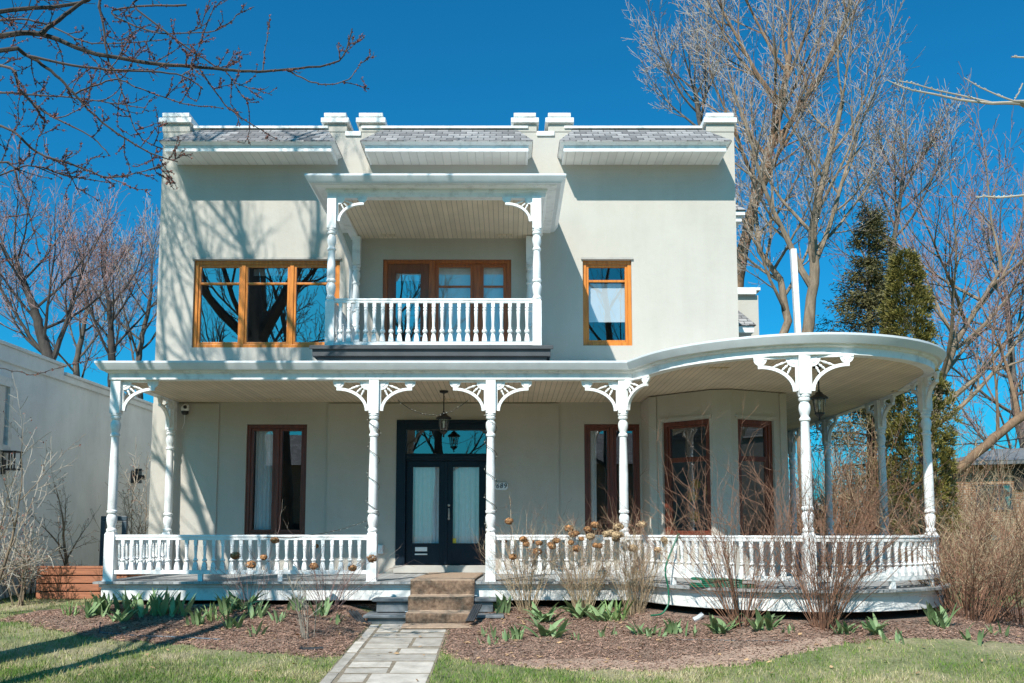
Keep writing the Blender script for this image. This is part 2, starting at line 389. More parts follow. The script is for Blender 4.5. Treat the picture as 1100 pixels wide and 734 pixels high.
def gz(x, y):
    base = max(-.1, min(.47, .02 + .067 * (y - 9.65)))
    if y > 22: base = .47
    if y < 9.2 or y > 17.5 or x < -9 or x > 12: 
        return base
    d = 0 if inside_porch(x, y) else min(seg_dist(x, y, EDGE[i], EDGE[i + 1]) for i in range(len(EDGE) - 1))
    m = (.47 - .19 * d) if x < -1.4 else (.43 - .22 * d)
    h = base + max(0, m - base) if m > base else base
    if m > base - .12: h = base + (.5 * (m - base) + .5 * math.sqrt((m - base) ** 2 + .006))
    k = sst((abs(x + 1.38) - .56) / .55) if y < 14.3 else 1
    if abs(x + 1.38) < 1.4 and y < 14.3: h = base + (h - base) * k
    h += .018 * noise.noise((x * 1.3, y * 1.3, 0))* min(1, max(0, abs(x + 1.38) - .55) * 2)
    return h
def hit(x, y):
    """where the line of sight through a photo point meets the ground"""
    Y = 6.0
    while Y < 25:
        p = P(x, y, Y)
        if p.z <= gz(p.x, p.y): return p
        if p.y > 11.2 and (inside_porch(p.x, p.y + .22) or inside_porch(p.x + .1, p.y + .2) or inside_porch(p.x - .1, p.y + .2)): return Vector((p.x, p.y, gz(p.x, p.y)))
        Y += .02
    return P(x, y, 25)

def bed_edge_left(x):   # front edge of the left mulch bed
    pts = [(-7.3, 13.5), (-6.4, 12.75), (-5.2, 12.15), (-4.0, 11.75), (-3.0, 11.35), (-2.3, 11.05), (-1.93, 11.1)]
    if x < pts[0][0]: return 99
    for a, b in zip(pts, pts[1:]):
        if a[0] <= x <= b[0]: return a[1] + (b[1] - a[1]) * (x - a[0]) / (b[0] - a[0])
    return 99
def bed_edge_right(x):
    pts = [(-.84, 11.35), (-.4, 10.75), (.5, 10.45), (1.6, 10.35), (2.6, 10.5), (3.5, 10.9), (4.6, 11.3), (6, 11.5), (8, 11.7), (10.5, 12.2)]
    for a, b in zip(pts, pts[1:]):
        if a[0] <= x <= b[0]: return a[1] + (b[1] - a[1]) * (x - a[0]) / (b[0] - a[0])
    return 99
def in_bed(x, y):
    w = .12 * noise.noise((x * 2.1, y * 2.1, 3)) + .09 * noise.noise((x * 7, y * 7, 5)) + .06 * noise.noise((x * 23, y * 23, 9))
    if x < -1.4: return bed_edge_left(x) + w < y < 14.6
    return bed_edge_right(x) + w < y < 15.5 and x < 10.4
def in_path(x, y): return abs(x + 1.39) < .56 and y < 13.6

def sheet(name, x0, x1, y0, y1, st, mat, dz, keep, kind='structure', fine=None):
    nx, ny = round((x1 - x0) / st), round((y1 - y0) / st); mb = MB(); idx = {}
    def vid(i, j):
        if (i, j) not in idx:
            x, y = x0 + i * st, y0 + j * st; idx[i, j] = len(mb.v); mb.v.append((x, y, gz(x, y) + dz))
        return idx[i, j]
    for i in range(nx):
        for j in range(ny):
            if keep(x0 + (i + .5) * st, y0 + (j + .5) * st): mb.face((vid(i, j), vid(i + 1, j), vid(i + 1, j + 1), vid(i, j + 1)))
    ec = {}
    for f in mb.f:
        for a, b in zip(f, f[1:] + f[:1]): e = (min(a, b), max(a, b)); ec[e] = ec.get(e, 0) + 1
    rim = {v for e, c in ec.items() if c == 1 for v in e}
    for v in rim: x, y, z = mb.v[v]; mb.v[v] = (x, y, z - dz - .02)
    return add(name, mb.mesh(name, mat, True), kind=kind)
# one ground sheet to the horizon: a fine patch round the house with a wide skirt
gx = [-900, -300, -120, -60, -35, -24, -18, -14] + [-12 + i * .25 for i in range(97)] + [14, 18, 24, 35, 60, 120, 300, 900]
gy = [-300, -120, -60, -30, -15, -5, 0, 4, 7] + [8 + i * .2 for i in range(51)] + [20, 24, 30, 45, 70, 120, 300, 1200]
mb = MB()
for y in gy:
    for x in gx: mb.v.append((x, y, gz(x, y)))
for j in range(len(gy) - 1):
    for i in range(len(gx) - 1):
        k = j * len(gx) + i; mb.face((k, k + 1, k + len(gx) + 1, k + len(gx)))
add('ground', mb.mesh('ground', 'lawn_soil', True), kind='structure')
sheet('mulch_bed', -7.4, -1.9, 10.9, 14.6, .04, 'mulch', .012, lambda x, y: in_bed(x, y) and not in_path(x, y))
sheet('mulch_bed', -.86, 10.4, 10.2, 15.0, .04, 'mulch', .012, lambda x, y: in_bed(x, y) and not in_path(x, y))

def in_soil(x, y):
    w = .22 * noise.noise((x * 1.7, y * 1.7, 8)) + .1 * noise.noise((x * 8, y * 8, 2)) + .1 * noise.noise((x * 25, y * 25, 1)); return in_bed(x, y) and .0 < x < 4.0 and y < bed_edge_right(x) + .62 + w - .12 * abs(x - 2)
sheet('soil', -.3, 4.2, 10.2, 12.2, .03, 'bare_soil', .022, lambda x, y: in_soil(x, y) and not in_path(x, y))
# flagstone path: irregular stones on a soil bed
rng = random.Random(5)
mb = MB(); st = .25
for j in range(-24, 26):
    y0, y1 = 7.0 + j * st, 7.25 + j * st
    if y1 > 13.36: break
    mb.quad((-1.96, y0, gz(-1.4, y0) + .006), (-.82, y0, gz(-1.4, y0) + .006), (-.82, y1, gz(-1.4, y1) + .008), (-1.96, y1, gz(-1.4, y1) + .008))
add('path', mb.mesh('path', 'joint_soil', True), kind='structure')
pv = MB()
def stone(x0, x1, y0, y1):
    g = rng.uniform(.010, .016); e = rng.uniform(.018, .03); q = lambda: rng.uniform(-.007, .007); z = rng.uniform(.008, .014)
    cs = [(x0 + g + q(), y0 + e + q()), (x1 - g + q(), y0 + e + q()), (x1 - g + q(), y1 - e + q()), (x0 + g + q(), y1 - e + q())]; k = len(pv.v); xm, ym = (x0 + x1) / 2, (y0 + y1) / 2
    for (cx, cy) in cs: pv.v.append((cx, cy, gz(-1.4, cy) - .02))
    for (cx, cy) in cs: pv.v.append((cx + (.008 if cx < xm else -.008), cy + (.010 if cy < ym else -.010), gz(-1.4, cy) + z))
    for f in ((4, 5, 6, 7), (0, 1, 5, 4), (1, 2, 6, 5), (2, 3, 7, 6), (3, 0, 4, 7)): pv.face(tuple(k + i for i in f))
y = 5.0
while y < 13.3: h = rng.uniform(.7, 1.1); stone(-1.96, -1.80, y, min(y + h, 13.35)); y += h       # border strip
y = 5.0
while y < 13.3:
    h = rng.uniform(.62, .85); y1 = min(y + h, 13.35); xs = (-1.80, rng.uniform(-1.5, -1.2), -.83); t = rng.random()
    if t < .35: stone(xs[0], xs[1], y, y + h * .45); stone(xs[0], xs[1], y + h * .45, y1); stone(xs[1], xs[2], y, y1)
    elif t < .7: stone(xs[0], xs[1], y, y1); stone(xs[1], xs[2], y, y + h * .6); m_ = rng.uniform(-1.1, -1.0); stone(xs[1], m_, y + h * .6, y1); stone(m_, xs[2], y + h * .6, y1)
    else: stone(xs[0], xs[2], y, y + h * .55); stone(xs[0], xs[1], y + h * .55, y1); stone(xs[1], xs[2], y + h * .55, y1)
    y += h
add('path_stones', pv.mesh('path_stones', 'paver'), kind='structure')

# ------------------------------------------------------------------ the house
HX0, HX1 = -6.42, 4.2
FLOOR = .84
house = thing('house', 'two-storey cream stucco house with white wraparound porch, balcony and shingled eaves', 'house', (-1.1, WF, .3))

class T:
    """a wall plane: u along it, d into the wall, z up"""
    def __init__(s, o, ux): s.o = Vector((o[0], o[1], 0)); s.ux = Vector((ux[0], ux[1], 0)).normalized(); s.n = Vector((-s.ux.y, s.ux.x, 0))
    def p(s, u, d, z): return s.o + s.ux * u + s.n * d + Vector((0, 0, z))
    def box(s, mb, u0, u1, d0, d1, z0, z1, mi=0):
        mb.obox(s.p((u0 + u1) / 2, (d0 + d1) / 2, (z0 + z1) / 2), s.ux, s.n, Vector((0, 0, 1)), (u1 - u0) / 2, (d1 - d0) / 2, (z1 - z0) / 2, mi)
def wall_face(mb, t, u0, u1, z0, z1, holes, depth=.22, d=0):
    us = sorted({u0, u1, *[h[0] for h in holes], *[h[1] for h in holes]}); zs = sorted({z0, z1, *[h[2] for h in holes], *[h[3] for h in holes]})
    for a, b in zip(us, us[1:]):
        for c, e in zip(zs, zs[1:]):
            m, q = (a + b) / 2, (c + e) / 2
            if any(h[0] < m < h[1] and h[2] < q < h[3] for h in holes): continue
            mb.quad(t.p(a, d, c), t.p(b, d, c), t.p(b, d, e), t.p(a, d, e))
    for a, b, c, e in holes:
        D = d + depth
        mb.quad(t.p(a, d, c), t.p(a, D, c), t.p(a, D, e), t.p(a, d, e)); mb.quad(t.p(b, d, c), t.p(b, d, e), t.p(b, D, e), t.p(b, D, c))
        mb.quad(t.p(a, d, c), t.p(b, d, c), t.p(b, D, c), t.p(a, D, c)); mb.quad(t.p(a, d, e), t.p(a, D, e), t.p(b, D, e), t.p(b, d, e))
F0 = T((0, WF), (1, 0))
W1 = (-5.765, -3.09, 4.915, 6.545); BD = (-2.30, .055, 4.50, 6.56); W3 = (1.365, 2.26, 4.95, 6.545)
LW = (-4.72, -3.63, 1.50, 3.51); FD = (-2.01, -.30, .93, 3.585); RW = (1.37, 2.37, 1.50, 3.515)
mb = MB()
wall_face(mb, F0, HX0, HX1, .2, 8.98, [W1, BD, W3, LW, FD, RW, (2.75, 4.05, .9, 3.6)])
L_, R_, B_ = HX0, HX1, 27.0
mb.quad((L_, B_, .2), (L_, WF, .2), (L_, WF, 8.98), (L_, B_, 8.98)); mb.quad((R_, WF, .2), (R_, B_, .2), (R_, B_, 8.98), (R_, WF, 8.98))
mb.quad((R_, B_, .2), (L_, B_, .2), (L_, B_, 8.98), (R_, B_, 8.98)); mb.quad((L_, WF, 8.98), (R_, WF, 8.98), (R_, B_, 8.98), (L_, B_, 8.98))
add('wall', mb.mesh('wall', 'stucco'), house)
mb = MB()   # raised stucco field round the front door
wall_face(mb, F0, -3.25, .91, .84, 3.88, [(FD[0], FD[1], .5, FD[3])], depth=.03, d=-.03)
for a, b in ((-3.25, 1), (.91, -1)): mb.quad((a, WF - .03, .84), (a, WF, .84), (a, WF, 3.88), (a, WF - .03, 3.88))
add('wall_panel', mb.mesh('wall_panel', 'stucco'), house)
mb = MB()
F0.box(mb, HX0 + .002, -5.22, -.03, -.001, .84, 3.88)
add('wall_panel', mb.mesh('wall_panel', 'stucco'), house)
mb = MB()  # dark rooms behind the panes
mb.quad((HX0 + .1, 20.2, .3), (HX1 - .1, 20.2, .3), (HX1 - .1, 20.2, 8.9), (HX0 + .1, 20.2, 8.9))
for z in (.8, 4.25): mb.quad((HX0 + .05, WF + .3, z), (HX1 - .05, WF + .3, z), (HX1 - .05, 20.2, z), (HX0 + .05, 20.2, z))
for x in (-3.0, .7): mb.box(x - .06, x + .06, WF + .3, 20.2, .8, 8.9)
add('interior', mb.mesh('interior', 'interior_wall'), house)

# --- windows: frame mesh with panes, blinds and curtains as sub-parts
def pane(t, par, u0, u1, z0, z1, d, mat='glass'):
    mb = MB(); mb.quad(t.p(u0, d, z0), t.p(u1, d, z0), t.p(u1, d, z1), t.p(u0, d, z1)); return add('pane', mb.mesh('pane', mat), par)
def drape(t, par, u0, u1, z0, z1, d, folds, amp=.03, mat='curtain_cloth', name='curtain', seed=0):
    mb = MB(); n = folds * 8; rg = random.Random(seed); ph = [rg.uniform(.6, 1.4) for _ in range(folds + 2)]
    for i in range(n + 1):
        u = u0 + (u1 - u0) * i / n; k = i / 8; w = amp * math.sin(2 * math.pi * k) * ph[int(k)]
        for q in range(5):
            z = z1 + (z0 - z1) * q / 4; mb.v.append(tuple(t.p(u, d + w * (.6 + .5 * q / 4), z)))
    for i in range(n):
        for q in range(4): k = i * 5 + q; mb.face((k, k + 1, k + 6, k + 5))
    return add(name, mb.mesh(name, mat, True, 180), par)
def window(label, t, o, mat, muls=(), bars=(), fw=.07, d0=.05, d1=.15, mw=.10, sash=.045, name='window', gl='glass'):
    u0, u1, z0, z1 = o; mb = MB()
    t.box(mb, u0 + .001, u0 + fw, d0, d1, z0 + .001, z1 - .001); t.box(mb, u1 - fw, u1 - .001, d0, d1, z0 + .001, z1 - .001)
    t.box(mb, u0 + fw, u1 - fw, d0, d1, z1 - fw, z1 - .001); t.box(mb, u0 + fw, u1 - fw, d0, d1, z0 + .001, z0 + fw)
    for m_ in muls: t.box(mb, m_ - mw / 2, m_ + mw / 2, d0 + .004, d1, z0 + fw, z1 - fw)
    edges = [u0 + fw] + [q for m_ in muls for q in (m_ - mw / 2, m_ + mw / 2)] + [u1 - fw]
    bays = [(edges[i], edges[i + 1]) for i in range(0, len(edges), 2)]
    for a, b in bays:     # sashes stand a little behind the frame
        t.box(mb, a, a + sash, d0 + .022, d1 - .012, z0 + fw, z1 - fw); t.box(mb, b - sash, b, d0 + .022, d1 - .012, z0 + fw, z1 - fw)
        t.box(mb, a + sash, b - sash, d0 + .022, d1 - .012, z1 - fw - sash, z1 - fw); t.box(mb, a + sash, b - sash, d0 + .022, d1 - .012, z0 + fw, z0 + fw + sash)
        for z, h in bars: t.box(mb, a + sash, b - sash, d0 + .026, d1 - .02, z - h / 2, z + h / 2)
    w = add(name, mb.mesh(name, mat), house)
    if label: w['label'] = label
    bevel(w, .005)
    for a, b in bays: pane(t, w, a + sash - .004, b - sash + .004, z0 + fw, z1 - fw, d0 + .06, gl)
    return w, bays
w, bays = window('orange varnished three-light window reflecting bare branches', F0, W1, 'varnished_wood', (-4.87, -3.98), ((6.125, .04),), mw=.075, gl='mirror_glass')
drape(F0, w, -4.75, -4.1, 6.33, 6.46, .30, 5, .006, 'blind_cloth', 'blind')
w, b1 = window('orange varnished window over a half-drawn white blind', F0, W3, 'varnished_wood', (), ((6.17, .04),))
drape(F0, w, W3[0] + .1, W3[1] - .1, 5.42, 6.14, .165, 3, .002, 'blind_cloth', 'blind')
mb = MB()
for o in (W1, W3): F0.box(mb, o[0] - .03, o[1] + .03, -.035, -.001, o[3] + .005, o[3] + .04)
add('lintel_shadow_strip', mb.mesh('lintel_shadow_strip', 'bronze_trim'), house)  # darker strip standing in for the shadowed slot above the upper windows
for o, lb, sd in ((LW, 'tall red-brown double casement with a pale curtain on its left half', 1), (RW, 'tall red-brown double casement behind a porch column', 2)):
    w, bb = window(lb, F0, o, 'red_brown_wood', ((o[0] + o[1]) / 2,), (), fw=.065, mw=.075, sash=.05)
    if sd == 1: drape(F0, w, bb[0][0] + .07, bb[0][1] - .02, o[2] + .05, o[3] - .06, .165, 5, .022, seed=3)
    else: drape(F0, w, bb[0][0] + .02, bb[0][0] + .17, o[2] + .05, o[3] - .06, .21, 2, .035, seed=4)
# balcony door and its two glazed side panels
def leaf(t, par, u0, u1, z0, z1, d, st, top, bot, mat, glassmat, name='door_leaf', th=.05):
    mb = MB(); t.box(mb, u0, u0 + st, d, d + th, z0, z1); t.box(mb, u1 - st, u1, d, d + th, z0, z1)
    t.box(mb, u0 + st, u1 - st, d, d + th, z1 - top, z1); t.box(mb, u0 + st, u1 - st, d, d + th, z0, z0 + bot)
    for a, b, c, e in ((u0 + st - .015, u0 + st + .012, z0 + bot - .015, z1 - top + .015), (u1 - st - .012, u1 - st + .015, z0 + bot - .015, z1 - top + .015)): t.box(mb, a, b, d - .008, d + .01, c, e)
    for c, e in ((z0 + bot - .015, z0 + bot + .012), (z1 - top - .012, z1 - top + .015)): t.box(mb, u0 + st + .012, u1 - st - .012, d - .008, d + .01, c, e)
    o = bevel(add(name, mb.mesh(name, mat), par), .004)
    pane(t, par, u0 + st - .004, u1 - st + .004, z0 + bot - .004, z1 - top + .004, d + .025, glassmat); return o
mb = MB(); a, b, c, e = BD; D0, D1 = .04, .15
for u0, u1 in ((a + .001, a + .08), (-1.46, -1.345), (b - .08, b - .001)): F0.box(mb, u0, u1, D0, D1, c, e - .001)
F0.box(mb, -.63, -.52, D0 + .004, D1, c, e - .08)
for u0, u1 in ((a + .08, -1.46), (-1.345, b - .08)): F0.box(mb, u0, u1, D0, D1, e - .07, e - .001)
bdoor = bevel(add('balcony_door', mb.mesh('balcony_door', 'red_varnish'), house), .005)
leaf(F0, bdoor, a + .08, -1.46, 4.52, e - .07, .06, .14, .16, .3, 'door_wood', 'mirror_glass')
for u0, u1 in ((-1.345, -.63), (-.52, b - .08)):
    leaf(F0, bdoor, u0, u1, 4.52, e - .07, .065, .055, .055, .2, 'red_varnish', 'glass', 'glazed_panel')
    mb = MB(); F0.box(mb, u0 + .055, u1 - .055, .07, .11, 6.05, 6.085); bevel(add('glazing_bar', mb.mesh('glazing_bar', 'red_varnish'), bdoor), .004)
    drape(F0, bdoor, u0 + .03, u1 - .03, 4.75, 6.48, .15, 4, .004, 'blind_cloth', 'blind')
drape(F0, bdoor, a + .2, -1.6, 6.19, 6.36, .15, 3, .006, 'blind_cloth', 'blind')
mb = MB()
for z in (5.13, 5.23): mb.tube([F0.p(-1.53, .06, z), F0.p(-1.53, .02, z)], [.028, .028], 10, 0, True)
mb.tube([F0.p(-1.53, .02, z - .1), F0.p(-1.62, .02, z - .1)], [.012, .01], 6, 0, True)
add('handle', mb.mesh('handle', 'white_plastic', True), bdoor)

# front door: navy double door with transom
a, b, c, e = FD; mb = MB(); TZ0, TZ1 = 2.98, 3.41
F0.box(mb, a + .001, a + .17, -.05, .12, c - .08, e - .001); F0.box(mb, b - .10, b - .001, -.05, .12, c - .08, e - .001)
F0.box(mb, a + .17, b - .10, -.045, .12, TZ1, e - .001); F0.box(mb, a + .17, b - .10, .0, .12, TZ0 - .13, TZ0)
F0.box(mb, a + .16, b - .09, -.075, -.046, e - .06, e - .003); F0.box(mb, a + .165, b - .095, -.02, .0, TZ0 - .09, TZ0 - .04)
door = bevel(add('front_door', mb.mesh('front_door', 'navy_paint'), house), .006)
mid = (a + .17 + b - .10) / 2
pane(F0, door, a + .17, b - .10, TZ0, TZ1, .06, 'glass')
leaf(F0, door, a + .172, mid - .002, c + .06, TZ0 - .132, .05, .112, .10, .37, 'navy_paint', 'door_glass')
leaf(F0, door, mid + .002, b - .102, c + .06, TZ0 - .132, .05, .112, .10, .37, 'navy_paint', 'door_glass')
mb = MB(); F0.box(mb, mid - .03, mid + .03, .03, .05, c + .06, TZ0 - .135); bevel(add('astragal', mb.mesh('astragal', 'navy_paint'), door), .008)
drape(F0, door, a + .28, mid - .11, c + .38, TZ0 - .22, .13, 7, .014, seed=7); drape(F0, door, mid + .10, b - .21, c + .38, TZ0 - .22, .13, 6, .016, seed=8)
mb = MB(); F0.box(mb, a + .345, a + .56, .035, .049, c + .30, c + .375); F0.box(mb, a + .34, a + .565, .03, .049, c + .235, c + .26); bevel(add('mail_slot', mb.mesh('mail_slot', 'white_plastic'), door), .004)
mb = MB(); F0.box(mb, mid + .118, mid + .185, .062, .069, c + .44, c + .53); add('sticker', mb.mesh('sticker', 'yellow_sticker'), door)
mb = MB()
for z in (c + .88, c + 1.12): mb.blob(F0.p(mid + .055, .02, z), .024, 6)
mb.tube([F0.p(mid + .055, .02, c + .9), F0.p(mid + .06, -.03, c + .97), F0.p(mid + .055, .02, c + 1.06)], [.014, .016, .014], 8)
add('handle', mb.mesh('handle', 'bronze_trim', True), door)
mb = MB(); F0.box(mb, a - .02, b + .02, -.14, .0, FLOOR + .01, c + .055); bevel(add('threshold', mb.mesh('threshold', 'concrete'), door), .01)

# --- corner bay under the round porch roof
BAY = [(2.40, WF + .001), (2.42, 15.95), (3.33, 15.10), (3.63, 15.06), (4.68, 15.53), (4.68, 17.6)]
mb = MB(); bw = []
specs = {1: (.27, 1.19, 1.48, 3.43), 3: (.13, .87, 1.48, 3.42)}
for i in range(5):
    a, b = BAY[i], BAY[i + 1]; t = T(a, (b[0] - a[0], b[1] - a[1])); L = math.hypot(b[0] - a[0], b[1] - a[1]); hl = []
    if i in specs: hl = [specs[i]]; bw.append((t, specs[i], L))
    wall_face(mb, t, 0, L, FLOOR - .05, 3.895, hl, .2)
add('bay', mb.mesh('bay', 'stucco'), house)
mb = MB()
for t, o, L in bw:   # flat stucco bands framing each bay light
    for u0, u1 in ((.04, .17), (L - .16, L - .03)):
        if u1 < o[0] - .01 or u0 > o[1] + .01: t.box(mb, u0, u1, -.025, -.001, FLOOR, 3.88)
    t.box(mb, o[0] - .05, o[1] + .05, -.03, -.001, o[3] + .01, o[3] + .06)
add('bay_trim', mb.mesh('bay_trim', 'stucco'), house)
for (t, o, L), lb, sd in zip(bw, ('left sash window of the corner bay', 'right sash window of the corner bay'), (11, 12)):
    w, bb = window(lb, t, o, 'red_brown_wood', (), ((2.78, .08),), fw=.075, sash=.04)
    if sd == 12: drape(t, w, o[0] + .11, o[0] + .17, o[2] + .1, 2.72, .2, 1, .01, 'white_plastic', seed=sd)
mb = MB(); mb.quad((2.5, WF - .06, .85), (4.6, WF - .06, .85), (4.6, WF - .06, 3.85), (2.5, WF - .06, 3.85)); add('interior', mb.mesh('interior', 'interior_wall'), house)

# --- roof edge: coping, piers with caps, three shingled eaves
mb = MB()
for x0, x1 in ((-5.84, -3.36), (-2.72, .36), (1.05, 3.6)):
    mb.box(x0, x1, WF + .02, WF + .3, 8.981, 9.04); mb.box(x0 - .01, x1 + .01, WF - .04, WF + .33, 9.04, 9.09)
for x0, x1 in ((-3.03, -2.74), (.53, .86)): mb.box(x0, x1, WF - .03, WF + .28, 8.90, 8.99)
bevel(add('coping', mb.mesh('coping', 'old_white_paint'), house), .008)
for x0, x1 in ((-6.44, -5.92), (-3.43, -3.0), (-2.78, -2.32), (.10, .53), (.74, 1.18), (3.68, 4.21)):
    mb = MB(); mb.box(x0, x1, WF - .012, WF + .55, 8.981, 9.14)
    p_ = bevel(add('parapet_pier', mb.mesh('parapet_pier', 'stucco'), house), .01)
    mb = MB(); mb.box(x0 - .05, x1 + .04, WF - .07, WF + .6, 9.141, 9.235); mb.box(x0 + .02, x1 - .02, WF - .02, WF + .54, 9.235, 9.265); mb.box(x0 + .0, x1 - .015, WF - .04, WF + .56, 9.265, 9.34)
    bevel(add('cap', mb.mesh('cap', 'old_white_paint'), p_), .01)
def eave(x0, x1, hl, hr):
    mb = MB(); yb = 16.07
    mb.box(x0 + .06, x1 - .06, yb, yb + .03, 8.345, 8.455)                    # fascia board
    for sx, xx in ((1, x0 + .06), (-1, x1 - .06)): mb.box(xx, xx + sx * .03, yb + .03, WF - .001, 8.345, 8.455)
    pts = [(x0 + .06, WF - .001), (x0 + .06, yb), (x1 - .06, yb), (x1 - .06, WF - .001)]
    mb.sweep(pts, normals(pts), [(0, 8.457), (-.02, 8.462), (-.075, 8.50), (-.075, 8.511), (.05, 8.511), (.05, 8.457)])
    o = bevel(add('eave', mb.mesh('eave', 'white_paint'), house), .004)
    mb = MB(); mb.box(x0 + .09, x1 - .09, yb + .03, WF - .002, 8.35, 8.375); add('soffit', mb.mesh('soffit', 'soffit_boards'), o)
    mb = MB(); zf, zt, f, k = 8.515, 9.02, yb - .085, WF - .015
    A, B = Vector((x0 - .02, f, zf)), Vector((x1 + .02, f, zf)); C, D = Vector((x1 - hr, k, zt)), Vector((x0 + hl, k, zt)); E_, G = Vector((x1 + .02, WF - .002, zf)), Vector((x0 - .02, WF - .002, zf))
    mb.quad(A, B, C, D); mb.poly((B, E_, C)); mb.poly((G, A, D)); mb.quad(D, C, C + Vector((0, .028, 0)), D + Vector((0, .028, 0))); mb.poly((E_, C + Vector((0, .028, 0)), C)); mb.poly((G, D, D + Vector((0, .028, 0))))
    dn = Vector((0, 0, -.022)); mb.quad(A + dn, B + dn, B, A); mb.quad(B + dn, E_ + dn, E_, B); mb.quad(G + dn, A + dn, A, G)
    s_ = add('shingle_roof', mb.mesh('shingle_roof', 'shingles'), o)
eave(-6.20, -3.10, .50, .26); eave(-2.62, .42, .28, .26); eave(.93, 3.96, .27, .32)
# eave on the side wall and the lower rear wing
mb = MB(); mb.box(HX1 + .001, 4.95, 19.2, 24, 8.12, 8.24); mb.box(HX1 + .001, 5.01, 19.14, 24.05, 8.241, 8.34)
o = bevel(add('eave', mb.mesh('eave', 'white_paint'), house), .006)
mb = MB(); mb.quad((5.03, 19.1, 8.345), (5.03, 24, 8.345), (HX1 + .02, 24, 8.95), (HX1 + .02, 19.5, 8.95)); mb.poly(((HX1 + .003, 19.1, 8.345), (5.03, 19.1, 8.345), (HX1 + .02, 19.5, 8.95))); add('shingle_roof', mb.mesh('shingle_roof', 'shingles'), o)
mb = MB(); mb.box(HX1 + .002, 6.35, 23.2, 28, .3, 7.55); add('rear_wing', mb.mesh('rear_wing', 'stucco'), house)
mb = MB(); mb.box(HX1 + .004, 6.28, 23.08, 28.1, 7.551, 7.66); mb.box(HX1 + .004, 6.40, 23.13, 28.05, 7.66, 7.74); o = bevel(add('coping', mb.mesh('coping', 'old_white_paint'), house), .01)
mb = MB(); mb.box(HX1 + .01, 6.05, 22.55, 23.19, 6.45, 6.62); o = bevel(add('eave', mb.mesh('eave', 'white_paint'), house), .006)
mb = MB(); mb.quad((HX1 + .01, 22.5, 6.625), (6.1, 22.5, 6.625), (5.85, 23.18, 7.15), (HX1 + .01, 23.18, 7.15)); mb.poly(((6.1, 22.5, 6.625), (6.1, 23.18, 6.625), (5.85, 23.18, 7.15))); add('shingle_roof', mb.mesh('shingle_roof', 'shingles'), o)
# ------------------------------------------------------------------ porch: floor, skirt, steps, roof, columns, railings
EN = normals(EDGE)
def strip_surface(mb, path, inner, z0, z1, flip=False):
    k = len(mb.v)
    for a, b in zip(path, inner): mb.v += [(a[0], a[1], z0), (b[0], b[1], z1)]
    for i in range(len(path) - 1):
        f = (k + 2 * i, k + 2 * i + 2, k + 2 * i + 3, k + 2 * i + 1); mb.face(f[::-1] if flip else f)
def wallpt(p, off=0.0):
    x, y = p
    if x <= HX1: return (max(x, HX0), WF + off) if y < WF else (x, y)
    if y >= WF + 1: return (HX1 - off, y)
    return (HX1 - off, WF + off)
def resample(path):
    out = [path[0]]
    for a, b in zip(path, path[1:]):
        n = max(1, int(math.hypot(b[0] - a[0], b[1] - a[1]) / .8))
        out += [(a[0] + (b[0] - a[0]) * i / n, a[1] + (b[1] - a[1]) * i / n) for i in range(1, n + 1)]
    return out
def deck_poly(mb, path, z, flip=False):
    """the horizontal area between the porch edge and the house walls"""
    pts = resample(path); strip_surface(mb, pts, [wallpt(p, .06) for p in pts], z, z, flip)
mb = MB(); fp = inset(EDGE, .07); deck_poly(mb, fp, FLOOR)
pr = [(0, FLOOR - .035), (0, FLOOR - .0005), (.10, FLOOR - .0005), (.10, FLOOR - .035)]
mb.sweep(fp, normals(fp), pr)
add('porch_floor', mb.mesh('porch_floor', 'deck_boards'), house)
mb = MB(); sp = inset(EDGE, .16); mb.sweep(sp, normals(sp), [(0, .56), (0, .755), (.03, .755), (.03, .56)]); mb.sweep(sp, normals(sp), [(-.025, .756), (-.025, .803), (.03, .803), (.03, .756)])
bevel(add('porch_skirt', mb.mesh('porch_skirt', 'old_white_paint'), house), .005)
mb = MB(); rp = resample(EDGE); zr = 4.15
strip_surface(mb, rp, [wallpt(p, .0) for p in rp], zr, 4.62)
add('porch_roof', mb.mesh('porch_roof', 'roof_metal'), house); proof = bpy.data.objects['porch_roof']
mb = MB(); mb.sweep(EDGE, EN, [(.0, zr + .012), (-.012, zr + .006), (-.012, zr - .02), (.012, zr - .06), (.05, zr - .115), (.10, zr - .118), (.10, zr + .004), (.02, zr + .012)])
add('gutter', mb.mesh('gutter', 'gutter_paint', True, 30), proof)
mb = MB(); mb.sweep(EDGE, EN, [(.095, zr - .10), (.11, zr - .145), (.15, zr - .155), (.15, 3.895), (.30, 3.895), (.30, zr - .10)])
bevel(add('porch_beam', mb.mesh('porch_beam', 'white_paint', True, 30), house), .006)
mb = MB(); cpth = inset(EDGE, .295); deck_poly(mb, cpth, 3.91, True)
pc = add('porch_ceiling', mb.mesh('porch_ceiling', 'ceiling_boards'), house)
mb = MB(); mb.box(-.08, .2, -.05, .05, -.012, 0)
for i in range(5): mb.box(-.06 + i * .05, -.03 + i * .05, -.035, .035, -.02, -.012)
vm = mb.mesh('ceiling_vent', 'ceiling_boards')
for px, py in ((291, 429), (768, 395), (964, 420), (478, 429)):
    q = P(px, py, 12); t_ = (3.91 - EYE) / (q.z - EYE); add('ceiling_vent', vm, pc, (q.x * t_, q.y * t_, 3.909))

# steps with painted treads
mb = MB()
for x0, x1, yf, zt in ((-1.98, -.16, 13.66, .615), (-2.06, -.06, 13.36, .405)):
    mb.box(x0, x1, yf, 14.06, zt - .045, zt); mb.box(x0 + .06, x1 - .06, yf + .05, 14.05, zt - .20 if zt > .5 else .0, zt - .0455)
bevel(add('steps', mb.mesh('steps', 'grey_step_paint'), house), .012)

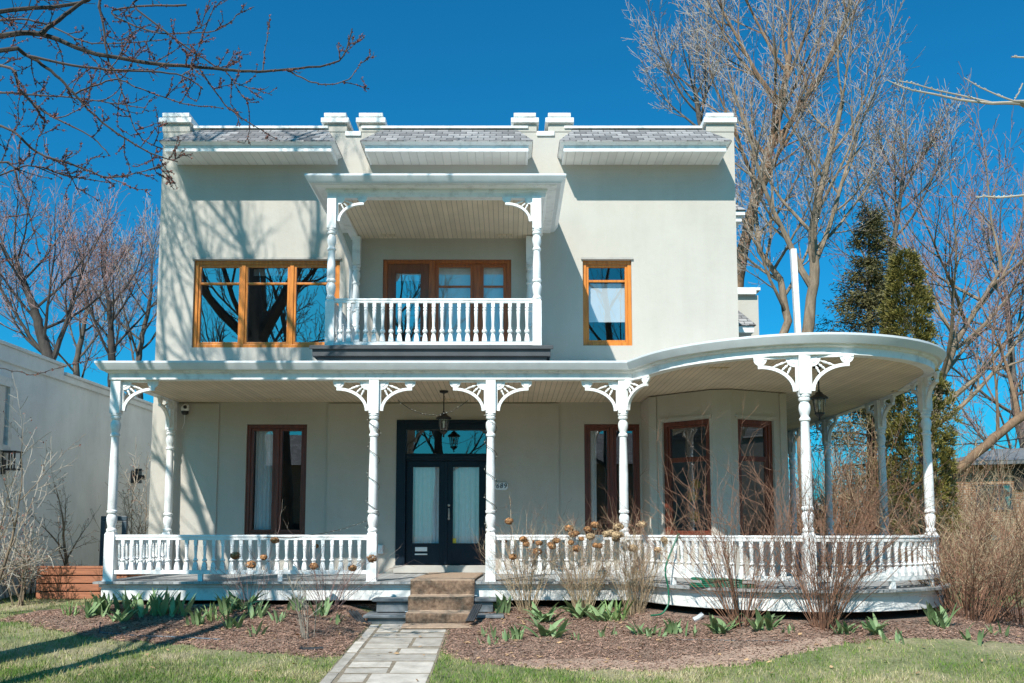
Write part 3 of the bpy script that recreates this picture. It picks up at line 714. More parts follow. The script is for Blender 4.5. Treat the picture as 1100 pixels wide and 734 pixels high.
# turned posts
def post_mesh(H, s=1.0, base=.73, block=.51):
    mb = MB(); h = .074 * s
    mb.box(-h, h, -h, h, 0, base - .03); mb.box(-h * 1.1, h * 1.1, -h * 1.1, h * 1.1, 0, .012)
    k = len(mb.v)   # chamfered head of the base
    for q, z in ((h, base - .0305), (h * .72, base + .01)): mb.v += [(-q, -q, z), (q, -q, z), (q, q, z), (-q, q, z)]
    for f in ((0, 1, 5, 4), (1, 2, 6, 5), (2, 3, 7, 6), (3, 0, 4, 7), (4, 5, 6, 7)): mb.face(tuple(k + i for i in f))
    zt = H - block
    low = [(.060, 0), (.074, .02), (.076, .045), (.060, .065), (.056, .075), (.064, .11), (.076, .17), (.079, .22), (.070, .255), (.056, .275), (.058, .285), (.077, .30), (.079, .325), (.064, .345)]
    up = [(.055, -.39), (.058, -.36), (.071, -.35), (.073, -.325), (.056, -.305), (.054, -.285), (.062, -.265), (.074, -.215), (.076, -.18), (.070, -.14), (.052, -.105), (.052, -.095), (.072, -.085), (.077, -.06), (.066, -.05), (.066, -.04), (.078, -.03), (.078, -.005), (.06, 0)]
    prof = [(r * s, base + z) for r, z in low] + [(.070 * s, base + .36), (.068 * s, base + (zt - base) * .5)] + [(r * s, zt + z) for r, z in up]
    mb.lathe((0, 0, 0), prof, 20)
    mb.box(-h, h, -h, h, zt, H)
    return mb.mesh('column', 'white_paint', True, 28)
def bracket_mesh(s=1.0):
    mb = MB(); X, Z, Y = Vector((1, 0, 0)), Vector((0, 0, 1)), Vector((0, 1, 0)); O = Vector()
    A, Bq, w = .47, .36, .045; cx, cz = .49, -.47
    outer = [(cx - A * math.cos(q), cz + Bq * math.sin(q)) for q in [i * math.pi / 2 / 12 for i in range(13)]]
    inner = [(cx - (A - w) * math.cos(q), cz + (Bq - w) * math.sin(q)) for q in [i * math.pi / 2 / 12 for i in range(13)]]
    for i in range(12):
        pl = [outer[i], outer[i + 1], inner[i + 1], inner[i]]; mb.extrude([(x * s, z * s) for x, z in pl], O, X, Z, Y, .055 * s)
    mb.box(0, .56 * s, -.024 * s, .024 * s, -.028 * s, -.001)
    mb.box(.45 * s, .505 * s, -.022 * s, .022 * s, -.155 * s, -.028 * s); mb.box(0, .03 * s, -.022 * s, .022 * s, -.46 * s, -.028 * s)
    def disc(x, z, r, a0, a1, th):
        pl = [(x, z)] + [(x + r * math.cos(a0 + (a1 - a0) * i / 10), z + r * math.sin(a0 + (a1 - a0) * i / 10)) for i in range(11)]
        mb.extrude([(u * s, v * s) for u, v in pl], O, X, Z, Y, th * s)
    disc(.475, -.029, .085, math.pi, 2 * math.pi, .03); disc(.03, -.029, .115, -math.pi / 2, 0, .034); disc(.475, -.029, .05, math.pi, 2 * math.pi, .05); disc(.03, -.029, .07, -math.pi / 2, 0, .05)
    for ad in (20, 42, 64):
        q = R(-ad); d = Vector((math.cos(q), 0, math.sin(q))); a = Vector((.03, 0, -.03)) + d * .11
        L = .05
        while L < .5:
            pt = a + d * L
            ex, ez = (pt.x - cx) / A, (pt.z - cz) / Bq
            if ex * ex + ez * ez < 1 and pt.x < cx: break
            L += .01
        n = 6; pts = [a + d * (L * i / n) for i in range(n + 1)]; rr = [.006, .009, .02, .012, .017, .008, .006]
        mb.tube([p * s for p in pts], [r * s for r in rr], 7)
    return mb.mesh('bracket', 'white_paint', True, 35)
PM = post_mesh(3.895 - FLOOR); BM = bracket_mesh()
def column(x, y, dirs, base=FLOOR, top=3.895, pm=None, bm=None, off=.074, label=None, name='porch_column'):
    c = add(name, pm or PM, house, (x, y, base))
    if label: c['label'] = label
    for dx, dy in dirs:
        l = math.hypot(dx, dy); dx, dy = dx / l, dy / l; add('bracket', bm or BM, c, (x + dx * off, y + dy * off, top - .001), math.atan2(dy, dx))
    return c
LINE = inset(EDGE, .225); LD = resample(LINE)
def find(px, i0, i1, front=True):
    best = None
    for i in range(i0, i1):
        for k in range(40):
            a, b = LINE[i], LINE[i + 1]; t = k / 40; q = (a[0] + (b[0] - a[0]) * t, a[1] + (b[1] - a[1]) * t)
            e = abs(proj((q[0], q[1], 2.5))[0] - px)
            if best is None or e < best[0]: best = (e, q, (b[0] - a[0], b[1] - a[1]), i + t)
    return best
c0 = (LINE[1][0] + .02, LINE[1][1] + .02); YC = LINE[1][1] + .005
cc = {}
cc['c0'] = (c0, [(1, 0), (0, 1)]); cc['c0b'] = ((c0[0], 16.5), [(0, -1)])
cc['c1'] = ((-2.056, YC), [(1, 0), (-1, 0)]); cc['c2'] = ((-.269, YC), [(1, 0), (-1, 0)])
c3 = (1.758, YC + .01); cc['c3'] = (c3, [(-1, 0), (LINE[4][0] - c3[0], LINE[4][1] - c3[1])])
_, q4, t4, k4 = find(866, 8, 18); cc['c4'] = (q4, [t4, (-t4[0], -t4[1])])
_, q5, t5, k5 = find(997, 18, 28); cc['c5'] = (q5, [t5, (-t5[0], -t5[1])])
q6 = (6.58, 16.35); cc['c6'] = (q6, [(0, 1), (0, -1)]); q7 = (6.6, 19.2); cc['c7'] = (q7, [(0, 1), (0, -1)]); cc['c8'] = ((6.6, 21.6), [(0, -1)])
for k, (q, ds) in cc.items(): column(q[0], q[1], ds)

# turned balusters between rails
def baluster_mesh(H, s=1.0, seg=10):
    mb = MB(); q = .026 * s; e = .07
    mb.box(-q, q, -q, q, H - e, H)
    k = len(mb.v); b1, b2 = .036 * s, .024 * s
    mb.box(-b1, b1, -b1, b1, 0, .035)
    for w_, z in ((b1, .0355), (b2 * 1.05, .115)): mb.v += [(-w_, -w_, z), (w_, -w_, z), (w_, w_, z), (-w_, w_, z)]
    k = len(mb.v) - 8
    for f in ((0, 1, 5, 4), (1, 2, 6, 5), (2, 3, 7, 6), (3, 0, 4, 7), (4, 5, 6, 7)): mb.face(tuple(k + i for i in f))
    h = H - e - .115
    prof = [(.024, 0), (.026, .02), (.020, .035), (.022, .05), (.036, .09), (.040, .13), (.036, .17), (.024, .21), (.020, .23), (.027, .24), (.027, .26), (.020, .275), (.021, .45), (.027, .75), (.030, .85), (.022, .88), (.030, .91), (.030, .95), (.022, 1.0)]
    mb.lathe((0, 0, .115), [(r * s, z * h) for r, z in prof], seg)
    return mb.mesh('baluster', 'white_paint', True, 30)
def along(path, step, m0, m1):
    out = []; L = [0]
    for a, b in zip(path, path[1:]): L.append(L[-1] + math.hypot(b[0] - a[0], b[1] - a[1]))
    n = max(1, round((L[-1] - m0 - m1) / step)); 
    for i in range(n + 1):
        s_ = m0 + (L[-1] - m0 - m1) * i / n
        for k in range(len(path) - 1):
            if L[k + 1] >= s_ - 1e-6: break
        t = (s_ - L[k]) / (L[k + 1] - L[k]); a, b = path[k], path[k + 1]
        out.append((a[0] + (b[0] - a[0]) * t, a[1] + (b[1] - a[1]) * t, math.atan2(b[1] - a[1], b[0] - a[0])))
    return out
def railing(path, zb0, zb1, zt0, zt1, bm, step=.136, m0=.12, m1=.12, merged=False, name='porch_railing', feet=0, label=None):
    mb = MB(); nn = normals(path); h = (zt1 - zt0)
    mb.sweep(path, nn, [(-.042, zt1 - .028), (-.036, zt1 - .006), (0, zt1), (.036, zt1 - .006), (.042, zt1 - .028), (.03, zt1 - .034), (.03, zt0), (-.03, zt0), (-.03, zt1 - .034)])
    mb.sweep(path, nn, [(-.034, zb0), (-.034, zb1), (.034, zb1), (.034, zb0)])
    for f in range(feet):
        x, y, a = along(path, 99, 0, 0)[0]
        pts = along(path, .05, .1, .1); x, y, a = pts[len(pts) * (f + 1) // (feet + 1)]
        mb.obox(Vector((x, y, (FLOOR + zb0) / 2)), Vector((math.cos(a), math.sin(a), 0)), Vector((-math.sin(a), math.cos(a), 0)), Vector((0, 0, 1)), .035, .028, (zb0 - FLOOR) / 2 - .0005)
    o = bevel(add(name, mb.mesh(name, 'white_paint'), house), .004)
    if label: o['label'] = label
    spots = along(path, step, m0, m1)
    if merged:
        mb = MB(); src = bm
        for x, y, a in spots:
            k = len(mb.v); ca, sa = math.cos(a), math.sin(a)
            mb.v += [(x + v.co.x * ca - v.co.y * sa, y + v.co.x * sa + v.co.y * ca, zb1 + v.co.z) for v in src.vertices]; mb.f += [tuple(k + i for i in p.vertices) for p in src.polygons]
        mb.m = [0] * len(mb.f)
        b = add('balusters', mb.mesh('balusters', 'white_paint', True, 30), o); b['kind'] = 'stuff'
    else:
        for x, y, a in spots: add('baluster', bm, o, (x, y, zb1), a)
    return o
RB0, RB1, RT0, RT1 = .945, 1.005, 1.455, 1.535
BAL = baluster_mesh(RT0 - RB1)
railing([(c0[0] + .075, YC), (-2.056 - .075, YC)], RB0, RB1, RT0, RT1, BAL, .137, feet=2)
railing([(c0[0], 16.43), (c0[0], YC + .09)], RB0, RB1, RT0, RT1, BAL, .137, merged=True)
railing([(-.269 + .075, YC), (c3[0] - .075, YC)], RB0, RB1, RT0, RT1, BAL, .137, feet=1)
def sub(a, b, qa, qb):
    pts = [qa] + [LINE[i] for i in range(int(a) + 1, int(b) + 1)] + [qb]
    return [p for i, p in enumerate(pts) if i == 0 or math.hypot(p[0] - pts[i - 1][0], p[1] - pts[i - 1][1]) > .03]
railing(sub(2.02, k4, (c3[0] + .04, c3[1] - .07), (q4[0] - .07, q4[1] + .01)), RB0, RB1, RT0, RT1, BAL, .137, feet=2)
railing(sub(k4, k5, (q4[0] + .07, q4[1]), (q5[0] - .05, q5[1] - .06)), RB0, RB1, RT0, RT1, BAL, .137, feet=2)
p6 = [(q5[0] + .04, q5[1] + .07)] + [LINE[i] for i in range(int(k5) + 1, len(LINE) - 3)] + [(6.58, 16.25)]
railing(p6, RB0, RB1, RT0, RT1, BAL, .137, merged=True)
railing([(6.6, 16.45), (6.6, 21.5)], RB0, RB1, RT0, RT1, BAL, .137, merged=True)

# ------------------------------------------------------------------ balcony over the door
DK = 4.46; BX0, BX1, BY = -2.82, .455, 14.5
mb = MB(); mb.box(-3.05, .66, 14.28, WF - .002, 4.30, DK); mb.box(-3.09, .70, 14.24, 14.279, DK - .055, DK + .004); mb.box(-2.98, .6, 14.33, WF - .002, 4.18, 4.2999)
bevel(add('balcony_deck', mb.mesh('balcony_deck', 'dark_fascia'), house), .006)
HB = 6.93 - DK; PB = post_mesh(HB, .95, .78, .53); BB = bracket_mesh(.86)
for x, y, ds in ((BX0, BY, [(1, 0), (0, 1)]), (BX1, BY, [(-1, 0), (0, 1)]), (BX0 + .06, 16.55, []), (BX1 - .06, 16.55, [])):
    column(x, y, ds, DK, 6.93, PB, BB, .07, name='balcony_column')
BZ0, BZ1, BT0, BT1 = DK + .05, DK + .105, 5.19, 5.265
BAL2 = baluster_mesh(BT0 - BZ1, 1.08)
railing([(BX0 + .07, BY), (BX1 - .07, BY)], BZ0, BZ1, BT0, BT1, BAL2, .134, .09, .09, name='balcony_railing')
for x in (BX0, BX1): railing([(x, 16.48), (x, BY + .08)], BZ0, BZ1, BT0, BT1, BAL2, .15, .09, .09, True, 'balcony_railing')
CG = [(-3.2, WF - .002), (-3.2, 14.2), (.9, 14.2), (.9, WF - .002)]; cn = normals(CG)
mb = MB(); strip_surface(mb, CG, [(-3.2, WF - .001), (-2.6, WF - .001), (.3, WF - .001), (.9, WF - .001)], 7.19, 7.33)
cano = add('balcony_canopy', mb.mesh('balcony_canopy', 'roof_metal'), house)
mb = MB(); mb.sweep(CG, cn, [(0, 7.20), (-.012, 7.19), (-.012, 7.165), (.03, 7.10), (.06, 7.07), (.13, 7.065), (.13, 7.2)])
add('gutter', mb.mesh('gutter', 'gutter_paint', True, 30), cano)
mb = MB(); mb.sweep(CG, cn, [(.125, 7.12), (.128, 7.055), (.27, 7.055), (.27, 7.01), (.29, 6.995), (.30, 6.96), (.31, 6.93), (.46, 6.93), (.46, 7.12)])
bevel(add('canopy_beam', mb.mesh('canopy_beam', 'white_paint'), cano), .004)
mb = MB(); mb.quad((-2.75, 14.65, 6.95), (-2.75, WF - .002, 6.95), (.45, WF - .002, 6.95), (.45, 14.65, 6.95))
add('canopy_ceiling', mb.mesh('canopy_ceiling', 'ceiling_boards'), cano)
for px in (414, 539):
    q = P(px, 252.5, 12); t_ = (6.95 - EYE) / (q.z - EYE); add('ceiling_vent', vm, cano, (q.x * t_, q.y * t_, 6.949))
# downpipe at the balcony's left back corner
mb = MB(); mb.tube([Vector((-2.95, 15.0, 7.07)), Vector((-2.95, 15.1, 6.9)), Vector((-2.86, 16.5, 6.45)), Vector((-2.86, 16.62, 6.3)), Vector((-2.86, 16.62, 4.7))], [.045] * 5, 10)
add('downpipe', mb.mesh('downpipe', 'gutter_paint', True), house)
# ------------------------------------------------------------------ trees
UP = Vector((0, 0, 1))
def rand_dir(rg):
    while True:
        v = Vector((rg.uniform(-1, 1), rg.uniform(-1, 1), rg.uniform(-1, 1)))
        if .05 < v.length < 1: return v.normalized()
def turn(d, ang, rg):
    a = d.cross(rand_dir(rg)); 
    if a.length < 1e-6: a = d.orthogonal()
    return (Matrix.Rotation(ang, 3, a.normalized()) @ d).normalized()
SIDES = [9, 7, 5, 3, 3, 3]
def grow(mb, p, d, L, r, lvl, rg, q):
    n = max(2, q['segs'][lvl]); pts = [p]; rad = [r]; step = L / n; end = r * q['taper'][lvl]
    dirs = [d]
    for i in range(n):
        d = (d + rand_dir(rg) * q['wob'][lvl] + UP * q['trop'][lvl]).normalized()
        p = p + d * step; pts.append(p); dirs.append(d); rad.append(max(q['rmin'], r + (end - r) * (i + 1) / n))
    mb.tube(pts, rad, SIDES[lvl], q['mi'][lvl])
    if lvl >= q['max']:
        if rg.random() < q['bud']:
            for _ in range(q.get('nb', 2)):
                s_ = q['bs'] * rg.uniform(.6, 1.3); c = pts[-1] + rand_dir(rg) * s_ * 1.2; u, v = rand_dir(rg) * s_, rand_dir(rg) * s_
                mb.poly((c - u, c + v, c + u), 2); 
        return
    nc = q['kids'][lvl]; nc = max(1, int(nc * rg.uniform(.8, 1.2)))
    az = rg.uniform(0, 6.28); st = q['start'][lvl]
    for k in range(nc):
        t = st + (1 - st) * (k + rg.uniform(.1, .9)) / nc; f = t * n; i = min(int(f), n - 1)
        pp = pts[i].lerp(pts[i + 1], f - i); rr = rad[i] + (rad[i + 1] - rad[i]) * (f - i); dd = dirs[min(i + 1, n)]
        az += 2.4 + rg.uniform(-.5, .5); a = R(rg.uniform(*q['ang'][lvl]))
        o = dd.orthogonal().normalized(); o = Matrix.Rotation(az, 3, dd) @ o
        cd = (dd * math.cos(a) + o * math.sin(a)).normalized()
        grow(mb, pp, cd, L * q['len'][lvl] * rg.uniform(.7, 1.15) * (1.15 - .5 * t), max(q['rmin'], min(rr * .75, r * q['rk'][lvl])), lvl + 1, rg, q)
    if lvl >= 1:    # the axis goes on as a thinner shoot
        grow(mb, pts[-1], dirs[-1], L * .55, rad[-1], lvl + 1, rg, q)
PRM = dict(segs=[8, 7, 5, 4, 2, 2], taper=[.55, .35, .35, .5, .6, .6], wob=[.08, .10, .13, .15, .18, .18], trop=[.06, .10, .09, .07, .05, .03],
           kids=[7, 6, 5, 5, 3, 0], start=[.32, .25, .2, .15, .15, 0], ang=[(25, 45), (22, 45), (22, 48), (22, 50), (25, 55), (30, 60)], len=[.62, .52, .50, .55, .55, .5],
           rk=[.5, .42, .42, .5, .6, .6], rmin=.0058, mi=[0, 0, 0, 1, 1, 1], max=4, bud=.5, bs=.03, nb=2)
def tree(name, label, group, base, trunkpts, limbs, seed, mats, parts_kids=True, **over):
    """trunk: a measured line with radii; limbs: (height share on the trunk, direction, length, radius) that grow on by themselves"""
    q = dict(PRM); q.update(over); rg = random.Random(seed)
    root = thing(name, label, 'tree', base, group)
    mb = MB(); pts = [Vector(p[:3]) for p in trunkpts]; rad = [p[3] for p in trunkpts]
    fine = []; fr = []
    for i in range(len(pts) - 1):
        for k in range(4):
            t = k / 4; w = Vector((rg.uniform(-1, 1), rg.uniform(-1, 1), 0)) * rad[i] * .18; fine.append(pts[i].lerp(pts[i + 1], t) + w); fr.append((rad[i] + (rad[i + 1] - rad[i]) * t) * rg.uniform(.95, 1.07))
    fine.append(pts[-1]); fr.append(rad[-1])
    mb.tube(fine, fr, 12)
    add('trunk', mb.mesh('trunk', mats[0], True, 80), root)
    mb = MB()
    for h, d, L, r in limbs:
        f = h * (len(fine) - 1); i = min(int(f), len(fine) - 2); p = fine[i].lerp(fine[i + 1], f - i)
        grow(mb, p, Vector(d).normalized(), L, r, 1, rg, q)
    add('crown', mb.mesh('crown', mats, False), root)
    return root
def line3(pts, Y, r0, r1, dy=0):
    n = len(pts); out = []
    for i, (x, y) in enumerate(pts):
        p = P(x, y, Y + dy * i / max(1, n - 1)); out.append((p.x, p.y, p.z, r0 + (r1 - r0) * i / (n - 1)))
    return out
def ground_under(p, z=.45): return (p[0], p[1], z, p[3] * 1.15)
BARE = 'bare deciduous trees behind the house'
def auto_limbs(rg, n, L, r, h0=.35, up=(.45, 1.0), bias=(0, 0)):
    out = []; az = rg.uniform(0, 6.28)
    for k in range(n):
        az += 2.4; h = h0 + (1 - h0) * (k + .5) / n; u = rg.uniform(*up)
        out.append((h, (math.cos(az) + bias[0], math.sin(az) * .8 + bias[1], u), L * rg.uniform(.75, 1.1) * (1.15 - .4 * h), r * (1.2 - .6 * h)))
    out.append((1.0, (bias[0] * .4, 0, 1), L * .8, r * .6))
    return out
rg = random.Random(11)
tp = line3([(785, 400), (792, 300), (806, 235), (822, 180), (838, 120), (848, 60)], 27, .21, .09)
tree('bare_tree', 'tall bare maple with a leaning tan trunk rising at the right corner of the house', BARE, (tp[0][0], 27, .45), [ground_under(tp[0])] + tp,
     auto_limbs(rg, 10, 4.2, .085, .45, (.8, 1.6)) + [(.72, (.75, .1, 1.0), 6.5, .10), (.85, (-.75, -.1, 1.0), 4.4, .07), (.95, (-.6, .2, 1.0), 3.8, .06)], 21, ('tan_bark', 'pale_twig', 'red_bud'))
tp = line3([(764, 300), (760, 200), (753, 135), (746, 95)], 32, .17, .07)
tree('bare_tree', 'dark-forked bare tree rising behind the right end of the roof', BARE, (tp[0][0], 32, .45), [ground_under(tp[0])] + tp, auto_limbs(rg, 9, 3.4, .06, .72, (.5, 1.2), (-.15, 0)), 35, ('maple_bark', 'pale_twig', 'red_bud'), rmin=.0065)
tp = line3([(862, 420), (868, 350), (876, 290), (872, 250), (880, 210), (893, 160), (905, 110)], 25, .165, .06)
tree('bare_tree', 'bare pale-barked tree behind the white post over the porch roof', BARE, (tp[0][0], 25, .45), [ground_under(tp[0])] + tp,
     auto_limbs(rg, 9, 3.2, .06, .4, (.7, 1.5)) + [(.38, (-.55, 0, .9), 4.2, .10), (.45, (.5, .1, 1.0), 4.2, .08)], 22, ('pale_bark', 'pale_twig', 'red_bud'))
tp = line3([(828, 400), (846, 345), (838, 300), (816, 270), (812, 230)], 26, .13, .05)
tree('bare_tree', 'slender crooked bare tree between the house corner and the white post', BARE, (tp[0][0], 26, .45), [ground_under(tp[0])] + tp, auto_limbs(rg, 8, 3.0, .06, .4, (.6, 1.3)), 23, ('pale_bark', 'pale_twig', 'red_bud'))
tp = line3([(948, 470), (950, 330), (958, 270), (964, 235), (968, 205), (970, 180)], 38, .15, .05)
tree('bare_tree', 'tall fan-shaped bare tree rising behind the spruce top', BARE, (tp[0][0], 38, .45), [ground_under(tp[0])] + tp, auto_limbs(rg, 11, 3.6, .07, .5, (.6, 1.2), (.15, 0)), 24, ('maple_bark', 'pale_twig', 'red_bud'), rmin=.010, bs=.045)
tp = line3([(1000, 470), (1010, 410), (1026, 370), (1050, 330), (1075, 290)], 30, .15, .05)
tree('bare_tree', 'spreading bare tree with pinkish twigs beyond the round porch corner', BARE, (tp[0][0], 30, .45), [ground_under(tp[0])] + tp, auto_limbs(rg, 12, 4.6, .085, .2, (.3, 1.0)) + [(.3, (.9, 0, .5), 5.5, .1)], 25, ('pale_bark', 'pink_twig', 'red_bud'), rmin=.008)
tp = line3([(965, 562), (990, 540), (1020, 513), (1045, 490), (1075, 465), (1106, 441), (1150, 405)], 24.2, .135, .11)
tree('leaning_tree', 'thick pale trunk leaning right in front of the brick bungalow', None, (tp[0][0] - 1.2, 24.2, .45), [(tp[0][0] - 1.3, 24.2, .45, .16)] + tp,
     [(.7, (.1, 0, 1), 2.2, .05), (.95, (.5, 0, 1), 3.6, .1), (.8, (.2, .4, 1), 3, .07), (1, (1, 0, .6), 3.5, .12)], 26, ('tan_bark', 'pink_twig', 'red_bud'))
tp = line3([(1110, 520), (1090, 430), (1085, 360), (1080, 320)], 48, .25, .1)
tree('bare_tree', 'hazy reddish bare tree above the brick bungalow roof', BARE, (tp[0][0], 48, .45), [ground_under(tp[0])] + tp, auto_limbs(rg, 14, 6.5, .1, .1, (.15, .8)), 27, ('maple_bark', 'pink_twig', 'red_bud'), rmin=.012, bs=.05)
tp = line3([(52, 430), (53, 385), (42, 350), (34, 325), (24, 300), (16, 275)], 27, .19, .06)
tree('bare_tree', 'dark bare tree forking above the neighbouring grey parapet at far left', BARE, (tp[0][0], 27, .45), [ground_under(tp[0])] + tp, auto_limbs(rg, 10, 2.5, .055, .3, (.4, 1.1)) + [(.3, (.4, 0, 1.1), 2.9, .09), (.34, (-.9, 0, .6), 2.8, .06)], 28, ('dark_bark', 'pink_twig', 'red_bud'))
tp = line3([(121, 430), (120, 385), (119, 355), (117, 325), (112, 300)], 31, .15, .05)
tree('bare_tree', 'straight dark-trunked bare tree left of the house wall', BARE, (tp[0][0], 31, .45), [ground_under(tp[0])] + tp, auto_limbs(rg, 11, 2.4, .05, .3, (.5, 1.3)), 29, ('dark_bark', 'pink_twig', 'red_bud'))
tp = line3([(150, 440), (148, 390), (153, 360), (159, 335), (163, 310)], 34, .13, .05)
tree('bare_tree', 'pale twiggy bare tree half hidden by the house wall', BARE, (tp[0][0], 34, .45), [ground_under(tp[0])] + tp, auto_limbs(rg, 11, 2.6, .05, .25, (.5, 1.4)), 30, ('maple_bark', 'pale_twig', 'red_bud'))
tp = line3([(84, 440), (82, 390), (88, 360), (93, 335), (94, 312)], 37, .14, .05)
tree('bare_tree', 'thin reddish bare tree between two darker trunks at left', BARE, (tp[0][0], 37, .45), [ground_under(tp[0])] + tp, auto_limbs(rg, 11, 2.8, .05, .25, (.5, 1.3)), 31, ('maple_bark', 'pink_twig', 'red_bud'))

# spruce: whorls of drooping boughs set with needle tufts
def spruce():
    rg = random.Random(41); top = P(933, 224, 26); base = Vector((top.x - .2, 26, .45)); H = top.z - .45
    root = thing('spruce_tree', 'dark ragged spruce standing behind the round porch', 'tree', base)
    mb = MB(); mb.tube([base, base + Vector((.05, 0, H * .5)), Vector((top.x, 26, top.z))], [.19, .11, .015], 8); add('trunk', mb.mesh('trunk', 'dark_bark', True, 80), root)
    mb = MB(); z = .6
    while z < H - .1:
        t = z / H; Rr = (1.95 * (1 - t) ** .62 + .12) * (1 + .25 * math.sin(z * 2.1)); nb = 7 if t < .8 else 5; az0 = rg.uniform(0, 6.28)
        for k in range(nb):
            if rg.random() < .22: continue
            a = az0 + 6.28 * k / nb + rg.uniform(-.25, .25); L = Rr * rg.uniform(.55, 1.2)
            c = base + Vector((.2 * t, 0, z)); d = Vector((math.cos(a), math.sin(a), .15 + .5 * t)); m = 7; pts = []
            for i in range(m + 1):
                s_ = i / m; pts.append(c + Vector((d.x * L * s_, d.y * L * s_, d.z * L * s_ - .42 * L * s_ * s_ * (1 - t * .5) + .12 * L * s_ ** 4)))
            mb.tube(pts, [.025 * (1 - .8 * i / m) for i in range(m + 1)], 4, 1)
            for i in range(2, m + 1):
                for j in range(rg.randint(34, 46)):
                    p = pts[i] + Vector((rg.gauss(0, .10), rg.gauss(0, .10), rg.gauss(-.07, .09)))
                    o = Vector((d.x * .7 + rg.uniform(-.8, .8), d.y * .7 + rg.uniform(-.8, .8), rg.uniform(-.8, .35))).normalized() * rg.uniform(.05, .12)
                    w = o.cross(rand_dir(rg)).normalized() * rg.uniform(.008, .02); mb.quad(p - w, p + w, p + o + w * .4, p + o - w * .4)
        z += rg.uniform(.22, .34)
    add('crown', mb.mesh('crown', ('spruce_needle', 'dark_bark')), root)
spruce()
def cedar():
    rg = random.Random(43); top = P(970, 275, 22.5); base = Vector((P(990, 470, 22.5).x, 22.5, .45)); H = top.z - .45
    root = thing('cedar_tree', 'dense yellow-green columnar cedar beside the spruce, behind the round porch', 'tree', base)
    mb = MB(); mb.tube([base, base + Vector((0, 0, H * .9))], [.14, .02], 8); add('trunk', mb.mesh('trunk', 'dark_bark', True, 80), root)
    mb = MB()
    for _ in range(1500):
        t = rg.random() ** .9; z = .12 + t * (H - .15); a = rg.uniform(0, 6.283)
        prof = min(1, (1 - t) * 1.9 + .10) ** .6 * (.84 + .40 * noise.noise((math.cos(a) * 1.5, math.sin(a) * 1.5, z * 1.1)) + .16 * noise.noise((math.cos(a) * 4, math.sin(a) * 4, z * 3.3)))
        r = .86 * prof * (1 - .3 * rg.random() ** 2); c = base.lerp(Vector((top.x, 22.5, top.z)), t); cp = Vector((c.x + math.cos(a) * r, c.y + math.sin(a) * r, base.z + z)); cd = Vector((math.cos(a) * .8, math.sin(a) * .8, .75)).normalized(); sz = rg.uniform(.09, .19)
        for k in range(30):
            o = (cd + rand_dir(rg) * .95).normalized(); p = cp + o * sz * rg.uniform(.1, 1.0); o2 = (o + cd * .6 + rand_dir(rg) * .4).normalized() * rg.uniform(.04, .085); w = o2.cross(rand_dir(rg)).normalized() * rg.uniform(.008, .02)
            mb.quad(p - w, p + w, p + o2 + w * .5, p + o2 - w * .5)
    add('crown', mb.mesh('crown', 'cedar_leaf'), root)
cedar()

